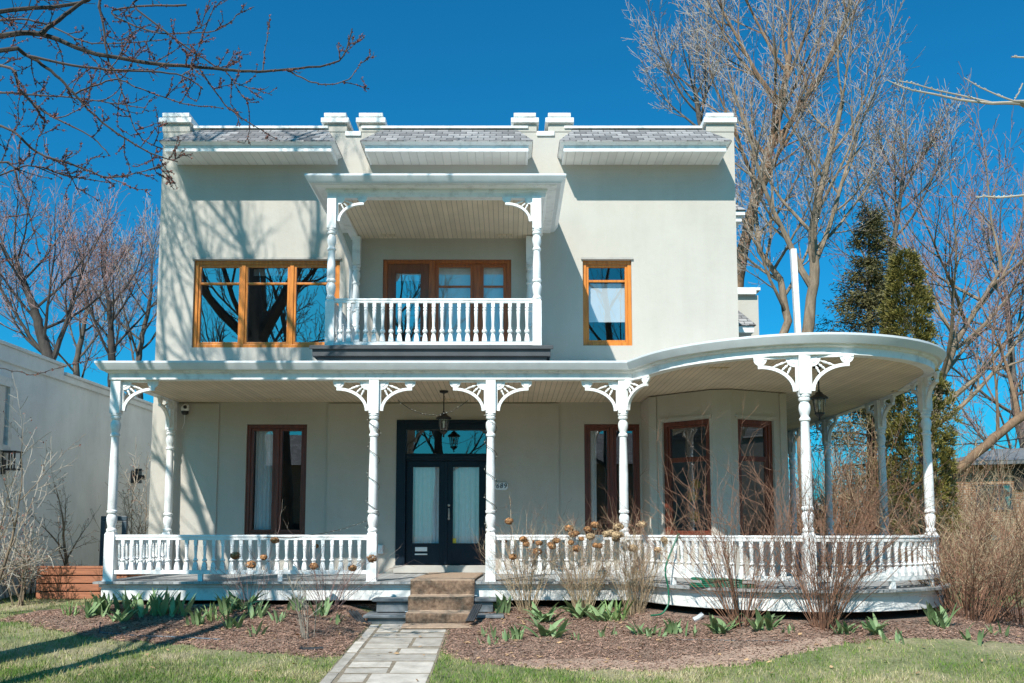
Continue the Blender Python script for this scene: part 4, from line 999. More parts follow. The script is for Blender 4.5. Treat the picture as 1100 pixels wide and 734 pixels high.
# ------------------------------------------------------------------ the big maple at the left front: trunk outside the frame, boughs inside it
def near_maple():
    rg = random.Random(77); Y0 = 9.2
    root = thing('maple_tree', 'large budding maple reaching in from the upper left, shading the facade', 'tree', (-6.9, Y0, .0))
    mb = MB()
    tr = [Vector((-6.9, Y0, -.05)), Vector((-6.88, Y0, .5)), Vector((-6.82, Y0, 2.5)), Vector((-6.75, Y0, 4.6)), Vector((-6.7, Y0 + .05, 6.4)), Vector((-6.9, Y0 + .1, 8.4)), Vector((-7.0, Y0 + .2, 10.5)), Vector((-6.9, Y0 + .3, 12.6))]
    mb.tube(tr, [.46, .36, .32, .31, .29, .25, .19, .12], 14)
    add('trunk', mb.mesh('trunk', 'maple_bark', True, 80), root)
    mb = MB()
    q = dict(PRM); q.update(rmin=.005, bs=.016, nb=3, bud=.7, max=4, kids=[6, 6, 6, 4, 2, 0], wob=[.1, .16, .2, .2, .2, .2])
    limbs = [(4, (.55, .45, 1.15), 5.2, .17), (4, (-.7, .3, .9), 4.5, .14), (5, (.3, -.6, 1), 4.2, .11), (5, (-.4, .6, 1.0), 4.2, .12), (6, (.6, .1, 1), 3.6, .09), (6, (-.5, -.4, .9), 3.4, .09), (7, (.1, .2, 1), 3.2, .1), (3, (-.9, -.2, .6), 3.6, .12), (5, (.8, .5, .8), 3.8, .1), (5, (-.5, .5, 1), 5.0, .08), (6, (-.2, .6, .9), 4.6, .07), (7, (-.5, .4, .8), 4.0, .06), (4, (-.25, .75, 1.1), 5.2, .08)]
    for i, d, L, r in limbs: grow(mb, tr[i].copy(), Vector(d).normalized(), L, r, 1, rg, q)
    # boughs measured in the photo, hung at their own distance
    def px(l, Y, dY=0): return [P(x / 2.75, y / 2.75, Y + dY * i / len(l)) for i, (x, y) in enumerate(l)]
    tips = []
    def bough(l, Y, dY, r0, r1, tw, join=None, tl=(.12, .42)):
        pts = px(l, Y, dY)
        if join is not None: pts = [join] + pts
        fine = []
        for i in range(len(pts) - 1):
            a, b, = pts[i], pts[i + 1]; p0 = pts[max(i - 1, 0)]; p3 = pts[min(i + 2, len(pts) - 1)]
            for k in range(5):
                t = k / 5; fine.append(.5 * ((2 * a) + (b - p0) * t + (2 * p0 - 5 * a + 4 * b - p3) * t * t + (3 * a - p0 - 3 * b + p3) * t ** 3))
        fine.append(pts[-1]); n = len(fine)
        for i in range(1, n - 1): fine[i] = fine[i] + rand_dir(rg) * .006
        rad = [r0 + (r1 - r0) * (i / (n - 1)) ** .8 for i in range(n)]
        mb.tube(fine, rad, 6, 0 if r0 > .02 else 1)
        L = 0
        for i in range(1, n): L += (fine[i] - fine[i - 1]).length
        cnt = int(L * tw * .62)
        for _ in range(cnt):
            f = rg.uniform(.12, .98) * (n - 1); i = int(f); p = fine[i].lerp(fine[i + 1], f - i); d = (fine[i + 1] - fine[i]).normalized()
            cd = (turn(d, R(rg.uniform(30, 70)), rg) + UP * .15).normalized(); twig(p, cd, rg.uniform(*tl) * (1.3 - .6 * f / n), .0055, 2)
        buds(fine, 26)
    def buds(pts, per):
        for i in range(1, len(pts)):
            l = (pts[i] - pts[i - 1]).length
            for _ in range(int(l * per * rg.uniform(.3, 1.5) + rg.random())):
                c = pts[i - 1].lerp(pts[i], rg.random()); s_ = rg.uniform(.005, .0105)
                for _ in range(3):
                    o = rand_dir(rg); u = o.orthogonal().normalized() * s_; w = o.cross(u).normalized() * s_; b = c + o * s_ * .8
                    mb.poly((b - u, b + w, b + u * .9 + o * s_), 2); mb.poly((b - w, b + u, b - u * .5 + o * s_ * 1.2), 2)
    def twig(p, d, L, r, lv):
        n = 4; pts = [p]
        for i in range(n):
            d = (d + rand_dir(rg) * .22 + UP * .07).normalized(); pts.append(pts[-1] + d * (L / n))
        mb.tube(pts, [r * (1 - .12 * i) for i in range(n + 1)], 4, 1); buds(pts, 34)
        if lv > 0:
            for _ in range(rg.randint(1, 3)):
                i = rg.randint(1, n); twig(pts[i], turn(d, R(rg.uniform(25, 60)), rg), L * rg.uniform(.4, .7), r * .8, lv - 1)
    H1 = Vector((-6.0, 8.9, 6.5)); H2 = Vector((-6.1, 8.8, 5.9)); H0 = tr[4]
    mb.tube([tr[3] + Vector((0, 0, .8)), Vector((-6.35, 9.05, 5.9)), H1], [.12, .09, .06], 8); mb.tube([tr[3], Vector((-6.4, 9, 5.3)), H2], [.1, .08, .05], 8)
    bough([(0, 105), (120, 100), (250, 150), (430, 185), (600, 200), (740, 212), (850, 205), (1000, 180), (1040, 85)], 8.4, .5, .030, .006, 5, H1)
    bough([(120, 100), (190, 45), (290, -30), (360, -120)], 8.4, .3, .024, .012, 4)
    bough([(0, 35), (150, 22), (260, 0), (330, -60)], 8.8, .2, .026, .012, 4, H1)
    bough([(0, 150), (80, 165), (150, 210), (215, 272), (300, 360), (420, 440), (525, 478)], 8.0, .3, .024, .005, 5, H2)
    bough([(80, 165), (250, 200), (420, 210), (540, 225), (600, 265)], 8.0, .6, .013, .005, 5)
    bough([(0, 195), (60, 270), (130, 330), (270, 405), (325, 462)], 7.8, .4, .016, .004, 4, H2)
    bough([(0, 370), (110, 450), (250, 500), (340, 525), (480, 490)], 7.9, .5, .015, .004, 6, H2)
    bough([(415, -10), (500, 100), (620, 185), (670, 215), (720, 290), (755, 295)], 8.6, .3, .011, .004, 5, Vector((-2.0, 8.7, 7.0)))
    bough([(590, 205), (650, 290), (700, 340), (820, 412)], 8.6, .3, .008, .004, 5)
    bough([(320, -20), (310, 95), (320, 180), (350, 235), (370, 300), (410, 400), (480, 440)], 8.5, .2, .014, .004, 5, Vector((-2.9, 8.7, 6.9)))
    bough([(215, 280), (290, 250), (350, 235), (420, 265), (540, 305), (660, 320)], 8.2, .3, .009, .004, 5)
    bough([(330, 30), (420, 85), (500, 98), (640, 90), (705, 40)], 8.8, .1, .010, .004, 5, Vector((-3.2, 8.8, 6.8)))
    bough([(845, 205), (900, 235), (960, 250), (1030, 235), (1068, 180)], 8.75, .2, .008, .004, 5)
    bough([(775, 210), (785, 140), (798, 45)], 8.8, 0, .007, .003, 5, None, (.05, .16))
    bough([(0, 275), (70, 280), (180, 285), (300, 300), (430, 320)], 8.3, .3, .011, .004, 6, H2)
    bough([(0, 60), (130, 70), (240, 120), (330, 130), (500, 115)], 8.9, .2, .012, .004, 6, H1)
    bough([(0, 480), (60, 560), (90, 650), (120, 760)], 8.2, .2, .012, .004, 5, Vector((-5.6, 8.6, 4.6)))
    bough([(0, 520), (100, 490), (200, 520), (330, 540)], 8.3, .2, .009, .004, 5, Vector((-5.6, 8.6, 4.6)))
    bough([(-60, 1100), (50, 1098), (100, 1108), (160, 1090), (260, 1066), (345, 1040)], 8.0, .3, .006, .003, 2, Vector((-5.4, 8.3, 2.6)), (.03, .08))
    add('crown', mb.mesh('crown', ('dark_bark', 'dark_twig', 'red_bud')), root)
near_maple()
def second_tree():
    rg = random.Random(15); x, y = -6.15, 7.55
    tree('bare_tree', 'off-frame bare tree whose trunk shadow falls across the left lawn', None, (x, y, -.1), [(x, y, -.1, .2), (x - .03, y, 2, .15), (x - .1, y + .05, 4.5, .12), (x - .15, y, 7, .08)],
         [(.5, (-.3, .5, 1), 2.6, .06), (.65, (-.6, -.2, 1), 2.4, .05), (.8, (-.1, .5, 1), 2.4, .05), (.9, (-.5, .1, 1), 2.2, .05), (1, (-.2, .1, 1), 2.4, .06)], 16, ('maple_bark', 'dark_twig', 'red_bud'), max=4, kids=[5, 4, 4, 3, 2, 0])
second_tree()
def right_tree():
    rg = random.Random(5); root = thing('bare_tree', 'pale budding boughs reaching in at the upper right edge against blue sky', 'tree', (7.3, 8.2, 0))
    mb = MB(); tr = [Vector((7.3, 8.2, -.1)), Vector((7.25, 8.2, 2)), Vector((7.2, 8.2, 4.2)), Vector((7.3, 8.3, 6.2)), Vector((7.2, 8.3, 8.0))]
    mb.tube(tr, [.22, .18, .16, .12, .06], 10); add('trunk', mb.mesh('trunk', 'pale_bark', True, 80), root)
    mb = MB(); q = dict(PRM); q.update(rmin=.005, kids=[5, 4, 4, 3, 2, 0], max=3, bud=.8, bs=.02)
    for i, d, L, r in ((3, (.6, .3, 1), 2.5, .06), (4, (.2, -.3, 1), 2, .05), (3, (.5, -.7, .8), 2.2, .05)): grow(mb, tr[i].copy(), Vector(d).normalized(), L, r, 1, rg, q)
    def bg(l, Y, r0, r1, join):
        pts = [join] + [P(980 + x / 4.317, 60 + y / 4.317, Y) for x, y in l]; mb.tube(pts, [.05] + [r0 + (r1 - r0) * i / (len(l) - 1) for i in range(len(l))], 6, 1)
        for i in range(2, len(pts)):
            for _ in range(3):
                c = pts[i - 1].lerp(pts[i], rg.random()) + UP * .008; mb.blob(c, rg.uniform(.006, .011), 4, 1)
    J = tr[2] + Vector((0, 0, .9))
    bg([(600, 200), (518, 218), (370, 222), (220, 205), (100, 178), (0, 160), (-60, 140), (-118, 112)], 8.1, .015, .004, J)
    bg([(370, 218), (250, 190), (110, 160), (0, 128), (-60, 118)], 8.1, .009, .004, P(1180, 112, 8.1))
    bg([(470, 210), (400, 185), (310, 145), (240, 102)], 8.0, .008, .004, P(1150, 112, 8.05)); bg([(470, 212), (495, 170), (512, 128)], 8.1, .007, .006, P(1105, 112, 8.1))
    bg([(640, 640), (518, 648), (400, 658), (330, 652), (296, 660)], 7.9, .012, .005, J - Vector((0, 0, .6))); bg([(560, 10), (518, 8), (460, 5)], 8.0, .010, .006, J + Vector((0, 0, .5)))
    add('crown', mb.mesh('crown', ('pale_bark', 'bleached_stem', 'bleached_stem')), root)
right_tree()
# street trees behind the viewer, seen mirrored in the panes
for i, (x, y, lb) in enumerate(((-11.5, -9, 'bare street tree mirrored in the upper left window'), (5, -13, 'bare street tree mirrored in the lower right window'), (-6, -17, 'bare street tree mirrored in the door transom'), (13, -10, 'bare street tree mirrored in the bay window'), (-4.3, -23, 'bushy street tree mirrored in the front door transom'))):
    r_ = random.Random(90 + i)
    tree('street_tree', lb, 'street trees mirrored in the window glass', (x, y, -.1), [(x, y, -.1, .34), (x + .1, y, 3.5, .28), (x, y, 7, .24), (x + .2, y, 11, .16), (x, y, 14, .09)], auto_limbs(r_, 9, 4.6, .11, .3, (.4, 1.1)), 91 + i, ('maple_bark', 'pale_twig', 'red_bud'), rmin=.012, max=4 if i == 0 else 3)

def street_house(x, y, w, d, h, lb, mat):
    r = thing('street_house', lb, 'house', (x, y, -.1)); mb = MB(); t = T((x + w / 2, y), (-1, 0)); wins = [(w * f - .6, w * f + .6, z, z + 1.3) for f in (.2, .75) for z in (.9, 3.6)] + [(w * .45, w * .45 + 1.0, .0, 2.1)]
    wall_face(mb, t, 0, w, -.2, h, wins, .2)
    for u in (0, w): mb.quad(t.p(u, 0, -.2), t.p(u, d, -.2), t.p(u, d, h), t.p(u, 0, h))
    mb.quad(t.p(0, d, -.2), t.p(w, d, -.2), t.p(w, d, h), t.p(0, d, h)); add('wall', mb.mesh('wall', mat), r)
    mb = MB(); e = .4; mb.quad(t.p(-e, -e, h), t.p(w + e, -e, h), t.p(w + e, d / 2, h + 2.4), t.p(-e, d / 2, h + 2.4)); mb.quad(t.p(w + e, d + e, h), t.p(-e, d + e, h), t.p(-e, d / 2, h + 2.4), t.p(w + e, d / 2, h + 2.4))
    for u in (-e + .3, w + e - .3): mb.poly((t.p(u, -e, h), t.p(u, d / 2, h + 2.38), t.p(u, d + e, h)))
    add('roof', mb.mesh('roof', 'shingles'), r)
    for a, b, c, f in wins[:4]:
        mb = MB(); t.box(mb, a, a + .08, .05, .12, c, f); t.box(mb, b - .08, b, .05, .12, c, f); t.box(mb, a + .08, b - .08, .05, .12, f - .08, f); t.box(mb, a + .08, b - .08, .05, .12, c, c + .08)
        w_ = add('window', mb.mesh('window', 'old_white_paint'), r); pane(t, w_, a, b, c, f, .1)
    mb = MB(); a, b, c, f = wins[4]; t.box(mb, a, b, .08, .13, c, f); add('door', mb.mesh('door', 'navy_paint'), r)
street_house(-13, -24, 11, 9, 5.6, 'brick house across the street mirrored in the lower left window', 'orange_brick'); street_house(6, -25, 12, 9, 5.8, 'brick house across the street mirrored in the front door panes', 'orange_brick'); street_house(16.5, -24, 12, 9, 5.6, 'brick house across the street mirrored in the bay windows', 'orange_brick')
street_house(-26, 13, 10, 14, 5.4, 'unseen dark grey house added at far left to darken the bay window reflection', 'interior_wall'); street_house(31, 9, 12, 14, 5.4, 'unseen dark grey house added at far right to darken the bay window reflection', 'interior_wall')  # unseen houses added, coloured dark to keep the bay reflections dark
# ------------------------------------------------------------------ shrubs
def shrub(name, label, base, stems, H, spread, seed, mats, group=None, r=.007, side=5, lean=(0, 0), heads=0, headmat='dried_petal', twigl=.35, zoff=0, up=.5, rad0=.12, buds=0, cat='shrub'):
    rg = random.Random(seed); root = thing(name, label, cat, base, group); mb = MB(); ends = []
    def tw(p, d, L, rr, lv):
        n = 4; pts = [p]
        for i in range(n): d = (d + rand_dir(rg) * .17 + UP * .05).normalized(); pts.append(pts[-1] + d * (L / n))
        mb.tube(pts, [rr, rr * .85, rr * .7, rr * .55, rr * .45], 3, 0 if lv > 1 else 1 if len(mats) > 1 else 0)
        if buds and rg.random() < buds:
            s_ = .014; c = pts[-1]; mb.poly((c - rand_dir(rg) * s_, c + rand_dir(rg) * s_, c + rand_dir(rg) * s_), len(mats) - 1)
        if lv > 0:
            for _ in range(rg.randint(1, 2)): tw(pts[rg.randint(1, 4)], turn(d, R(rg.uniform(20, 55)), rg), L * rg.uniform(.4, .75), rr * .65, lv - 1)
        return pts[-1]
    for k in range(stems):
        a = rg.uniform(0, 6.283); q = rad0 * math.sqrt(rg.random()); p = Vector(base) + Vector((q * math.cos(a), q * math.sin(a), -.03))
        out = spread * rg.uniform(.1, 1.0); d = Vector((math.cos(a) * out + lean[0], math.sin(a) * out * .8 + lean[1], 1)).normalized(); L = H * rg.uniform(.55, 1.1); n = 9; pts = [p]; rr = r * rg.uniform(.7, 1.3)
        for i in range(n):
            d = (d + rand_dir(rg) * .10 + Vector((math.cos(a), math.sin(a), 0)) * .035 * spread + UP * .02 * up).normalized(); pts.append(pts[-1] + d * (L / n))
        mb.tube(pts, [rr * (1 - .07 * i) for i in range(n + 1)], 4, 0)
        ends.append(pts[-1])
        for _ in range(rg.randint(side - 2, side + 1) if side > 1 else 0):
            i = rg.randint(3, n); tw(pts[i], turn(d, R(rg.uniform(18, 50)), rg), twigl * L * rg.uniform(.4, 1.1), rr * .6, 2)
    add('stems', mb.mesh('stems', mats), root)
    if heads:
        ends.sort(key=lambda e: -e.z * rg.uniform(.55, 1.0)); used = []
        for e in ends:
            if len(used) >= heads: break
            if any((e - u).length < .10 for u in used): continue
            used.append(e); hb = MB(); R0 = rg.uniform(.04, .075)
            for _ in range(130):
                dd = rand_dir(rg); c = e + Vector((dd.x, dd.y, dd.z * .75)) * R0 * rg.uniform(.75, 1.05); u = dd.orthogonal().normalized(); u = Matrix.Rotation(rg.uniform(0, 6.28), 3, dd) @ u; w = dd.cross(u); s_ = rg.uniform(.012, .02)
                b = dd * s_ * rg.uniform(-.3, .5); hb.quad(c - u * s_, c - w * s_ + b, c + u * s_, c + w * s_ + b)
            add('flower_head', hb.mesh('flower_head', headmat), root)
    return root
def at(x, y): return tuple(hit(x, y))
RED = 'bare red-brown shrubs round the porch'
def at_Y(px, Y): X = (px - 546) / 1000 * (Y * CP - .1); return (X, Y, gz(X, Y))
shrub('bare_shrub', 'bare red-brown shrub fanning up in front of the bay windows', at(795, 656), 54, 1.85, .85, 1, ('red_stem', 'red_stem'), RED, .0052, 6, (-.05, 0))
shrub('bare_shrub', 'thick bare shrub hugging the foot of the round porch front post', at(885, 662), 76, 1.95, .78, 2, ('red_stem', 'red_stem'), RED, .0052, 6, (.06, 0))
shrub('bare_shrub', 'dense bare brush at the right front corner of the round porch', at_Y(1040, 12.9), 95, 1.6, .85, 3, ('red_stem', 'straw_stem'), RED, .007, 5, (.05, 0), rad0=.4)
shrub('bare_shrub', 'wide bare brush at the right edge of the frame', at_Y(1100, 13.4), 95, 1.5, .9, 4, ('red_stem', 'straw_stem'), RED, .007, 5, rad0=.5)
shrub('bare_shrub', 'rusty bare brush behind the right corner post', at_Y(1030, 14.6), 80, 1.9, .7, 5, ('red_stem', 'straw_stem'), RED, .007, 5, rad0=.4)
shrub('bare_shrub', 'taller bare brush in front of the brick bungalow', at_Y(1075, 16.5), 80, 1.6, .8, 6, ('red_stem', 'straw_stem'), RED, .008, 5, rad0=.6)
for i, (px_, Y, lb) in enumerate(((905, 25.0, 'bare brush seen through the porch below the spruce'), (950, 24.0, 'bare brush seen through the porch below the cedar'), (1000, 25.5, 'bare brush at the foot of the cedar'), (872, 26.5, 'bare brush seen through the porch beside the bay wall'), (1060, 24.5, 'low brush before the bungalow window'))):
    shrub('bare_shrub', lb, at_Y(px_, Y), 80, 3.4 if i != 4 else 2.2, .65, 10 + i, ('red_stem', 'straw_stem'), RED, .013, 5, rad0=.9)
HYD = 'hydrangeas with dried flower heads along the porch rail'
HM = ('straw_stem', 'red_stem')
shrub('hydrangea', 'dried hydrangea nearest the steps with rusty flower heads above the rail', at(566, 646), 48, 1.32, .6, 20, HM, HYD, .0042, 6, heads=11)
shrub('hydrangea', 'middle dried hydrangea of the right bed with dense straw stems', at(626, 652), 66, 1.25, .42, 21, HM, HYD, .0042, 6, heads=11)
shrub('hydrangea', 'dried hydrangea below the porch post by the hose with tan heads', at(682, 648), 66, 1.28, .5, 22, HM, HYD, .0042, 6, heads=12, headmat='dried_petal_pale')
shrub('hydrangea', 'straggly dried hydrangea left of the steps with few dark heads', at(352, 648), 30, 1.05, .8, 23, ('pink_twig', 'pale_twig'), None, .0045, 4, heads=4)
shrub('hydrangea', 'thin dried hydrangea before the left rail with heads level with the handrail', at(268, 646), 22, 1.0, .8, 24, ('pink_twig', 'pale_twig'), None, .004, 4, heads=4)
shrub('bare_stem_plant', 'bleached upright bare plant in the left mulch bed', at(333, 687), 9, .95, .28, 25, ('bleached_stem',), None, .007, 3, cat='plant')
def small_tree(label, px_, Y, H, lean, seed, tr, n):
    b = at_Y(px_, Y); b = (b[0], b[1], b[2]); rg = random.Random(seed); root = thing('bare_shrub', label, 'shrub', b, 'pale bare shrubs by the grey neighbouring wall'); mb = MB(); q = dict(PRM)
    q.update(rmin=.004, segs=[6, 6, 5, 4, 3, 2], kids=[5, 5, 5, 4, 2, 0], max=4, len=[.7, .6, .55, .5, .5, .5], trop=[.03, .05, .04, .03, .02, .02], bud=.35, bs=.018, ang=[(25, 50), (25, 55), (30, 60), (30, 60), (30, 60), (30, 60)])
    for k in range(n):
        d = Vector((lean[0] + rg.uniform(-.35, .35), lean[1] + rg.uniform(-.35, .35), 1)).normalized(); grow(mb, Vector(b) + Vector((rg.uniform(-.1, .1), rg.uniform(-.1, .1), -.05)), d, H * rg.uniform(.75, 1.1), tr * rg.uniform(.7, 1.1), 1, rg, q)
    add('stems', mb.mesh('stems', ('pale_bark', 'bleached_stem', 'red_bud')), root)
small_tree('large pale bare shrub arching right against the grey wall at far left', -12, 14.2, 1.9, (.55, 0), 31, .035, 2)
small_tree('small pale bare tree-like shrub behind the wooden planter', 78, 17.0, 1.45, (.15, 0), 32, .045, 1)
small_tree('low pale bare shrub with bent stems left of the planter', 20, 15.2, .9, (-.1, 0), 33, .018, 5)
small_tree('slim pale bare shrub behind the left corner post', 140, 18.5, 1.5, (.1, 0), 34, .022, 3)
def low_bush(label, px_, Y, w, h, seed):
    b = at_Y(px_, Y); shrub('low_shrub', label, b, 90, h, 1.0, seed, ('dark_twig', 'red_stem'), None, .006, 5, rad0=w)
low_bush('low dark tangled bush along the foot of the grey wall', 32, 16.6, .7, .6, 41)

# ------------------------------------------------------------------ bulbs coming up in the beds
def clump_mesh(kind, seed):
    rg = random.Random(seed); mb = MB(); n = {'tulip': 13, 'iris': 20, 'hosta': 17, 'sprout': 6}[kind]
    for k in range(n):
        a = rg.uniform(0, 6.283); out = {'tulip': .5, 'iris': .55, 'hosta': 1.0, 'sprout': .45}[kind] * rg.uniform(.3, 1.2); L = {'tulip': .31, 'iris': .34, 'hosta': .33, 'sprout': .17}[kind] * rg.uniform(.6, 1.15); W = {'tulip': .030, 'iris': .013, 'hosta': .033, 'sprout': .018}[kind] * rg.uniform(.75, 1.25)
        d = Vector((math.cos(a) * out, math.sin(a) * out, 1)).normalized(); side = Vector((-math.sin(a), math.cos(a), 0)); side = Matrix.Rotation(rg.uniform(-.6, .6), 3, d) @ side
        p = Vector((rg.uniform(-.09, .09), rg.uniform(-.09, .09), -.02)); k0 = len(mb.v); m = 7; curl = rg.uniform(.3, 1.4) * (1.8 if kind == 'hosta' else 1.1)
        for i in range(m + 1):
            t = i / m; w = W * (.45 + 1.6 * t * (1 - t) * 1.35) * (1 if t < .999 else .05) * (1 - t ** 3 * .75); nrm = d.cross(side).normalized()
            for s_, dip in ((-1, .35), (0, 0), (1, .35)): mb.v.append(tuple(p + side * (s_ * w) - nrm * (dip * w)))
            d = (d + Vector((math.cos(a), math.sin(a), -.55)) * (curl * .16 * t)).normalized(); p = p + d * (L / m)
        for i in range(m):
            o = k0 + 3 * i
            for j in (0, 1): mb.face((o + j, o + j + 1, o + j + 4, o + j + 3))
    return mb.mesh(kind + '_clump', 'iris_leaf' if kind == 'iris' else 'tulip_leaf', True, 180)
CM = {k: [clump_mesh(k, 100 + i * 7 + len(k)) for i in range(3)] for k in ('tulip', 'iris', 'hosta', 'sprout')}
LG, RG_ = 'leafy clumps in the left mulch bed', 'leafy clumps in the right mulch bed'
PL = [
 (98, 664, 'tulip', 1.25, 'dark leafy clump under the left porch corner, first from the corner'), (112, 660, 'tulip', 1.35, 'tall dark leafy clump beside the left porch corner'),
 (129, 668, 'hosta', 1.0, 'leafy clump with one broad pale leaf lying flat at left'), (138, 659, 'tulip', 1.35, 'dark upright clump against the left end of the skirt'), (158, 662, 'tulip', 1.45, 'large dark upright clump before the white skirt'),
 (175, 660, 'tulip', 1.5, 'tallest dark leafy clump in the left bed'), (192, 662, 'tulip', 1.3, 'dark clump just right of the tallest clump at left'), (212, 672, 'tulip', 1.0, 'sunlit narrow clump in the middle of the left bed'), (228, 668, 'iris', .9, 'spiky light green clump in the middle of the left bed'),
 (243, 660, 'tulip', 1.2, 'broad clump half sunlit below the left railing'), (252, 676, 'tulip', .95, 'clump of pointed leaves nearest the mulch edge at left'), (259, 656, 'hosta', 1.25, 'large bright leafy clump below the left railing'), (275, 664, 'tulip', 1.0, 'green clump right of the large bright clump at left'),
 (274, 684, 'sprout', 1.5, 'small low clump near the front of the left bed'), (300, 668, 'sprout', 1.4, 'small sparse clump behind the bleached plant'), (318, 655, 'tulip', .95, 'yellowish clump left of the bleached plant'), (343, 663, 'tulip', 1.0, 'clump of light leaves right of the bleached plant'), (362, 670, 'sprout', 1.2, 'tiny sprout near the left side of the steps'), (77, 662, 'iris', .8, 'grassy tuft at the left end of the mulch'),
 (538, 658, 'tulip', 1.1, 'bright clump beside the right side of the steps'), (527, 684, 'sprout', 1.5, 'small sprout nearest the path on the right bed'), (524, 694, 'sprout', 1.1, 'tiny sprout at the front corner of the right bed'), (541, 690, 'sprout', 1.3, 'small upright sprout near the front of the right bed'), (555, 688, 'tulip', .85, 'pointed clump near the front left of the right bed'),
 (581, 668, 'hosta', 1.15, 'large broad-leaved clump below the first hydrangea'), (593, 686, 'hosta', 1.25, 'largest broad-leaved clump in the right bed'), (628, 664, 'hosta', 1.3, 'wide pale green clump below the middle hydrangea'), (648, 668, 'hosta', 1.2, 'pale clump between two hydrangeas'), (662, 668, 'iris', 1.2, 'tall spiky iris-like clump below the post'), (621, 688, 'sprout', 1.1, 'small green sprout standing alone mid bed'), (652, 684, 'sprout', 1.3, 'low brownish sprout cluster mid bed'),
 (690, 683, 'hosta', .8, 'low clump left of the dark edging strip'), (706, 684, 'sprout', 1.3, 'small single sprout next to the low clump'), (721, 682, 'tulip', .85, 'upright narrow clump near the hose'), (738, 684, 'sprout', 1.5, 'dark stubby sprout at the edging strip'),
 (776, 680, 'hosta', 1.05, 'wide leafy clump below the first bare red shrub'), (820, 677, 'hosta', 1.15, 'tall leafy clump between the two red shrubs'), (850, 681, 'sprout', 1.2, 'single flat leaf sprout under the round porch'), (906, 682, 'hosta', .8, 'small clump right of the second red shrub'), (940, 682, 'hosta', .95, 'spreading clump below the round porch rim'), (958, 690, 'sprout', 1.4, 'low pale sprout at the lawn edge on the right'),
 (1012, 674, 'tulip', 1.2, 'dense dark green clump at the right corner of the porch'), (1046, 690, 'sprout', 1.6, 'flattened pale leaves at the far right lawn edge'), (1074, 683, 'sprout', 1.5, 'low yellowing leaves at the far right bed end'),
]
rg = random.Random(9)
for x, y, k, s_, lb in PL:
    p = hit(x, y); thing('leafy_clump', lb, 'plant', p, LG if x < 450 else RG_, rg.choice(CM[k]), rg.uniform(0, 6.28), s_)

# ------------------------------------------------------------------ loose ground stuff
def scatter(name, n, xr, yr, keep, fn, mat, seed, kind='stuff'):
    rg = random.Random(seed); mb = MB(); c = 0
    while c < n:
        x, y = rg.uniform(*xr), rg.uniform(*yr)
        c += 1
        if keep(x, y): fn(mb, Vector((x, y, gz(x, y))), rg)
    add(name, mb.mesh(name, mat), kind=kind)
def chip(mb, p, rg):
    a = rg.uniform(0, 6.28); l, w = rg.uniform(.007, .024), rg.uniform(.002, .006); u = Vector((math.cos(a), math.sin(a), rg.uniform(-.3, .45))) * l; v = Vector((-math.sin(a), math.cos(a), rg.uniform(-.5, .5))) * w; p = p + Vector((0, 0, .02 + rg.random() * .012)); mb.quad(p - u - v, p + u - v, p + u + v, p - u + v)
bedok = lambda x, y: in_bed(x, y) and not in_path(x, y) and not inside_porch(x, y)
scatter('mulch_chips', 40000, (-7.3, -1.9), (10.9, 14.0), bedok, chip, 'mulch_chip', 1)
scatter('mulch_chips', 64000, (-.86, 8.5), (10.3, 14.0), lambda x, y: bedok(x, y) and (not in_soil(x, y) or random.random() < .75), chip, 'mulch_chip', 2)
def dleaf(mb, p, rg):
    a = rg.uniform(0, 6.28); l, w = rg.uniform(.02, .045), rg.uniform(.012, .026); u = Vector((math.cos(a), math.sin(a), rg.uniform(-.1, .4))) * l; v = Vector((-math.sin(a), math.cos(a), rg.uniform(-.3, .6))) * w; p = p + Vector((0, 0, .03)); mb.poly((p - u, p - v * .9, p + u, p + v))
scatter('fallen_leaves', 1600, (-9, 9), (9.3, 15.5), lambda x, y: not inside_porch(x, y) and (in_bed(x, y) or random.random() < .25), dleaf, 'dead_leaf', 3)
def lawn_blades():
    rg = random.Random(6); v = []; f = []; n = 0
    for _ in range(235000):
        y = 8.6 + 8.5 * rg.random() ** 1.7; x = rg.uniform(-.62, .62) * y
        if in_path(x, y) or inside_porch(x, y) : continue
        if y > 10 and in_bed(x, y) and (in_bed(x, y - .12) or rg.random() < .5): continue
        if y > 14.8 and abs(x) < 6.3: continue
        e = abs(x + 1.39)
        dens = .5 + .8 * noise.noise((x * .8, y * .8, 1.7)) + (.3 if y < 10.5 else .1)
        if y > bed_edge_right(x) - .9 and x > 1.0: dens -= .25
        if rg.random() > dens: continue
        h = rg.uniform(.02, .062) * (1.35 if rg.random() < .12 else 1); a = rg.uniform(0, 6.283); w = rg.uniform(.003, .006); tx, ty = rg.gauss(0, .45) * h, rg.gauss(0, .45) * h; z = gz(x, y) if n % 2 == 0 or True else 0; dx, dy = math.cos(a) * w, math.sin(a) * w
        v += [(x - dx, y - dy, z - .004), (x + dx, y + dy, z - .004), (x + tx, y + ty, z + h)]; f.append((n, n + 1, n + 2)); n += 3
    mb = MB(); mb.v = v; mb.f = f; mb.m = [0] * len(f); add('grass', mb.mesh('grass', 'grass_blade'), kind='stuff')
lawn_blades()
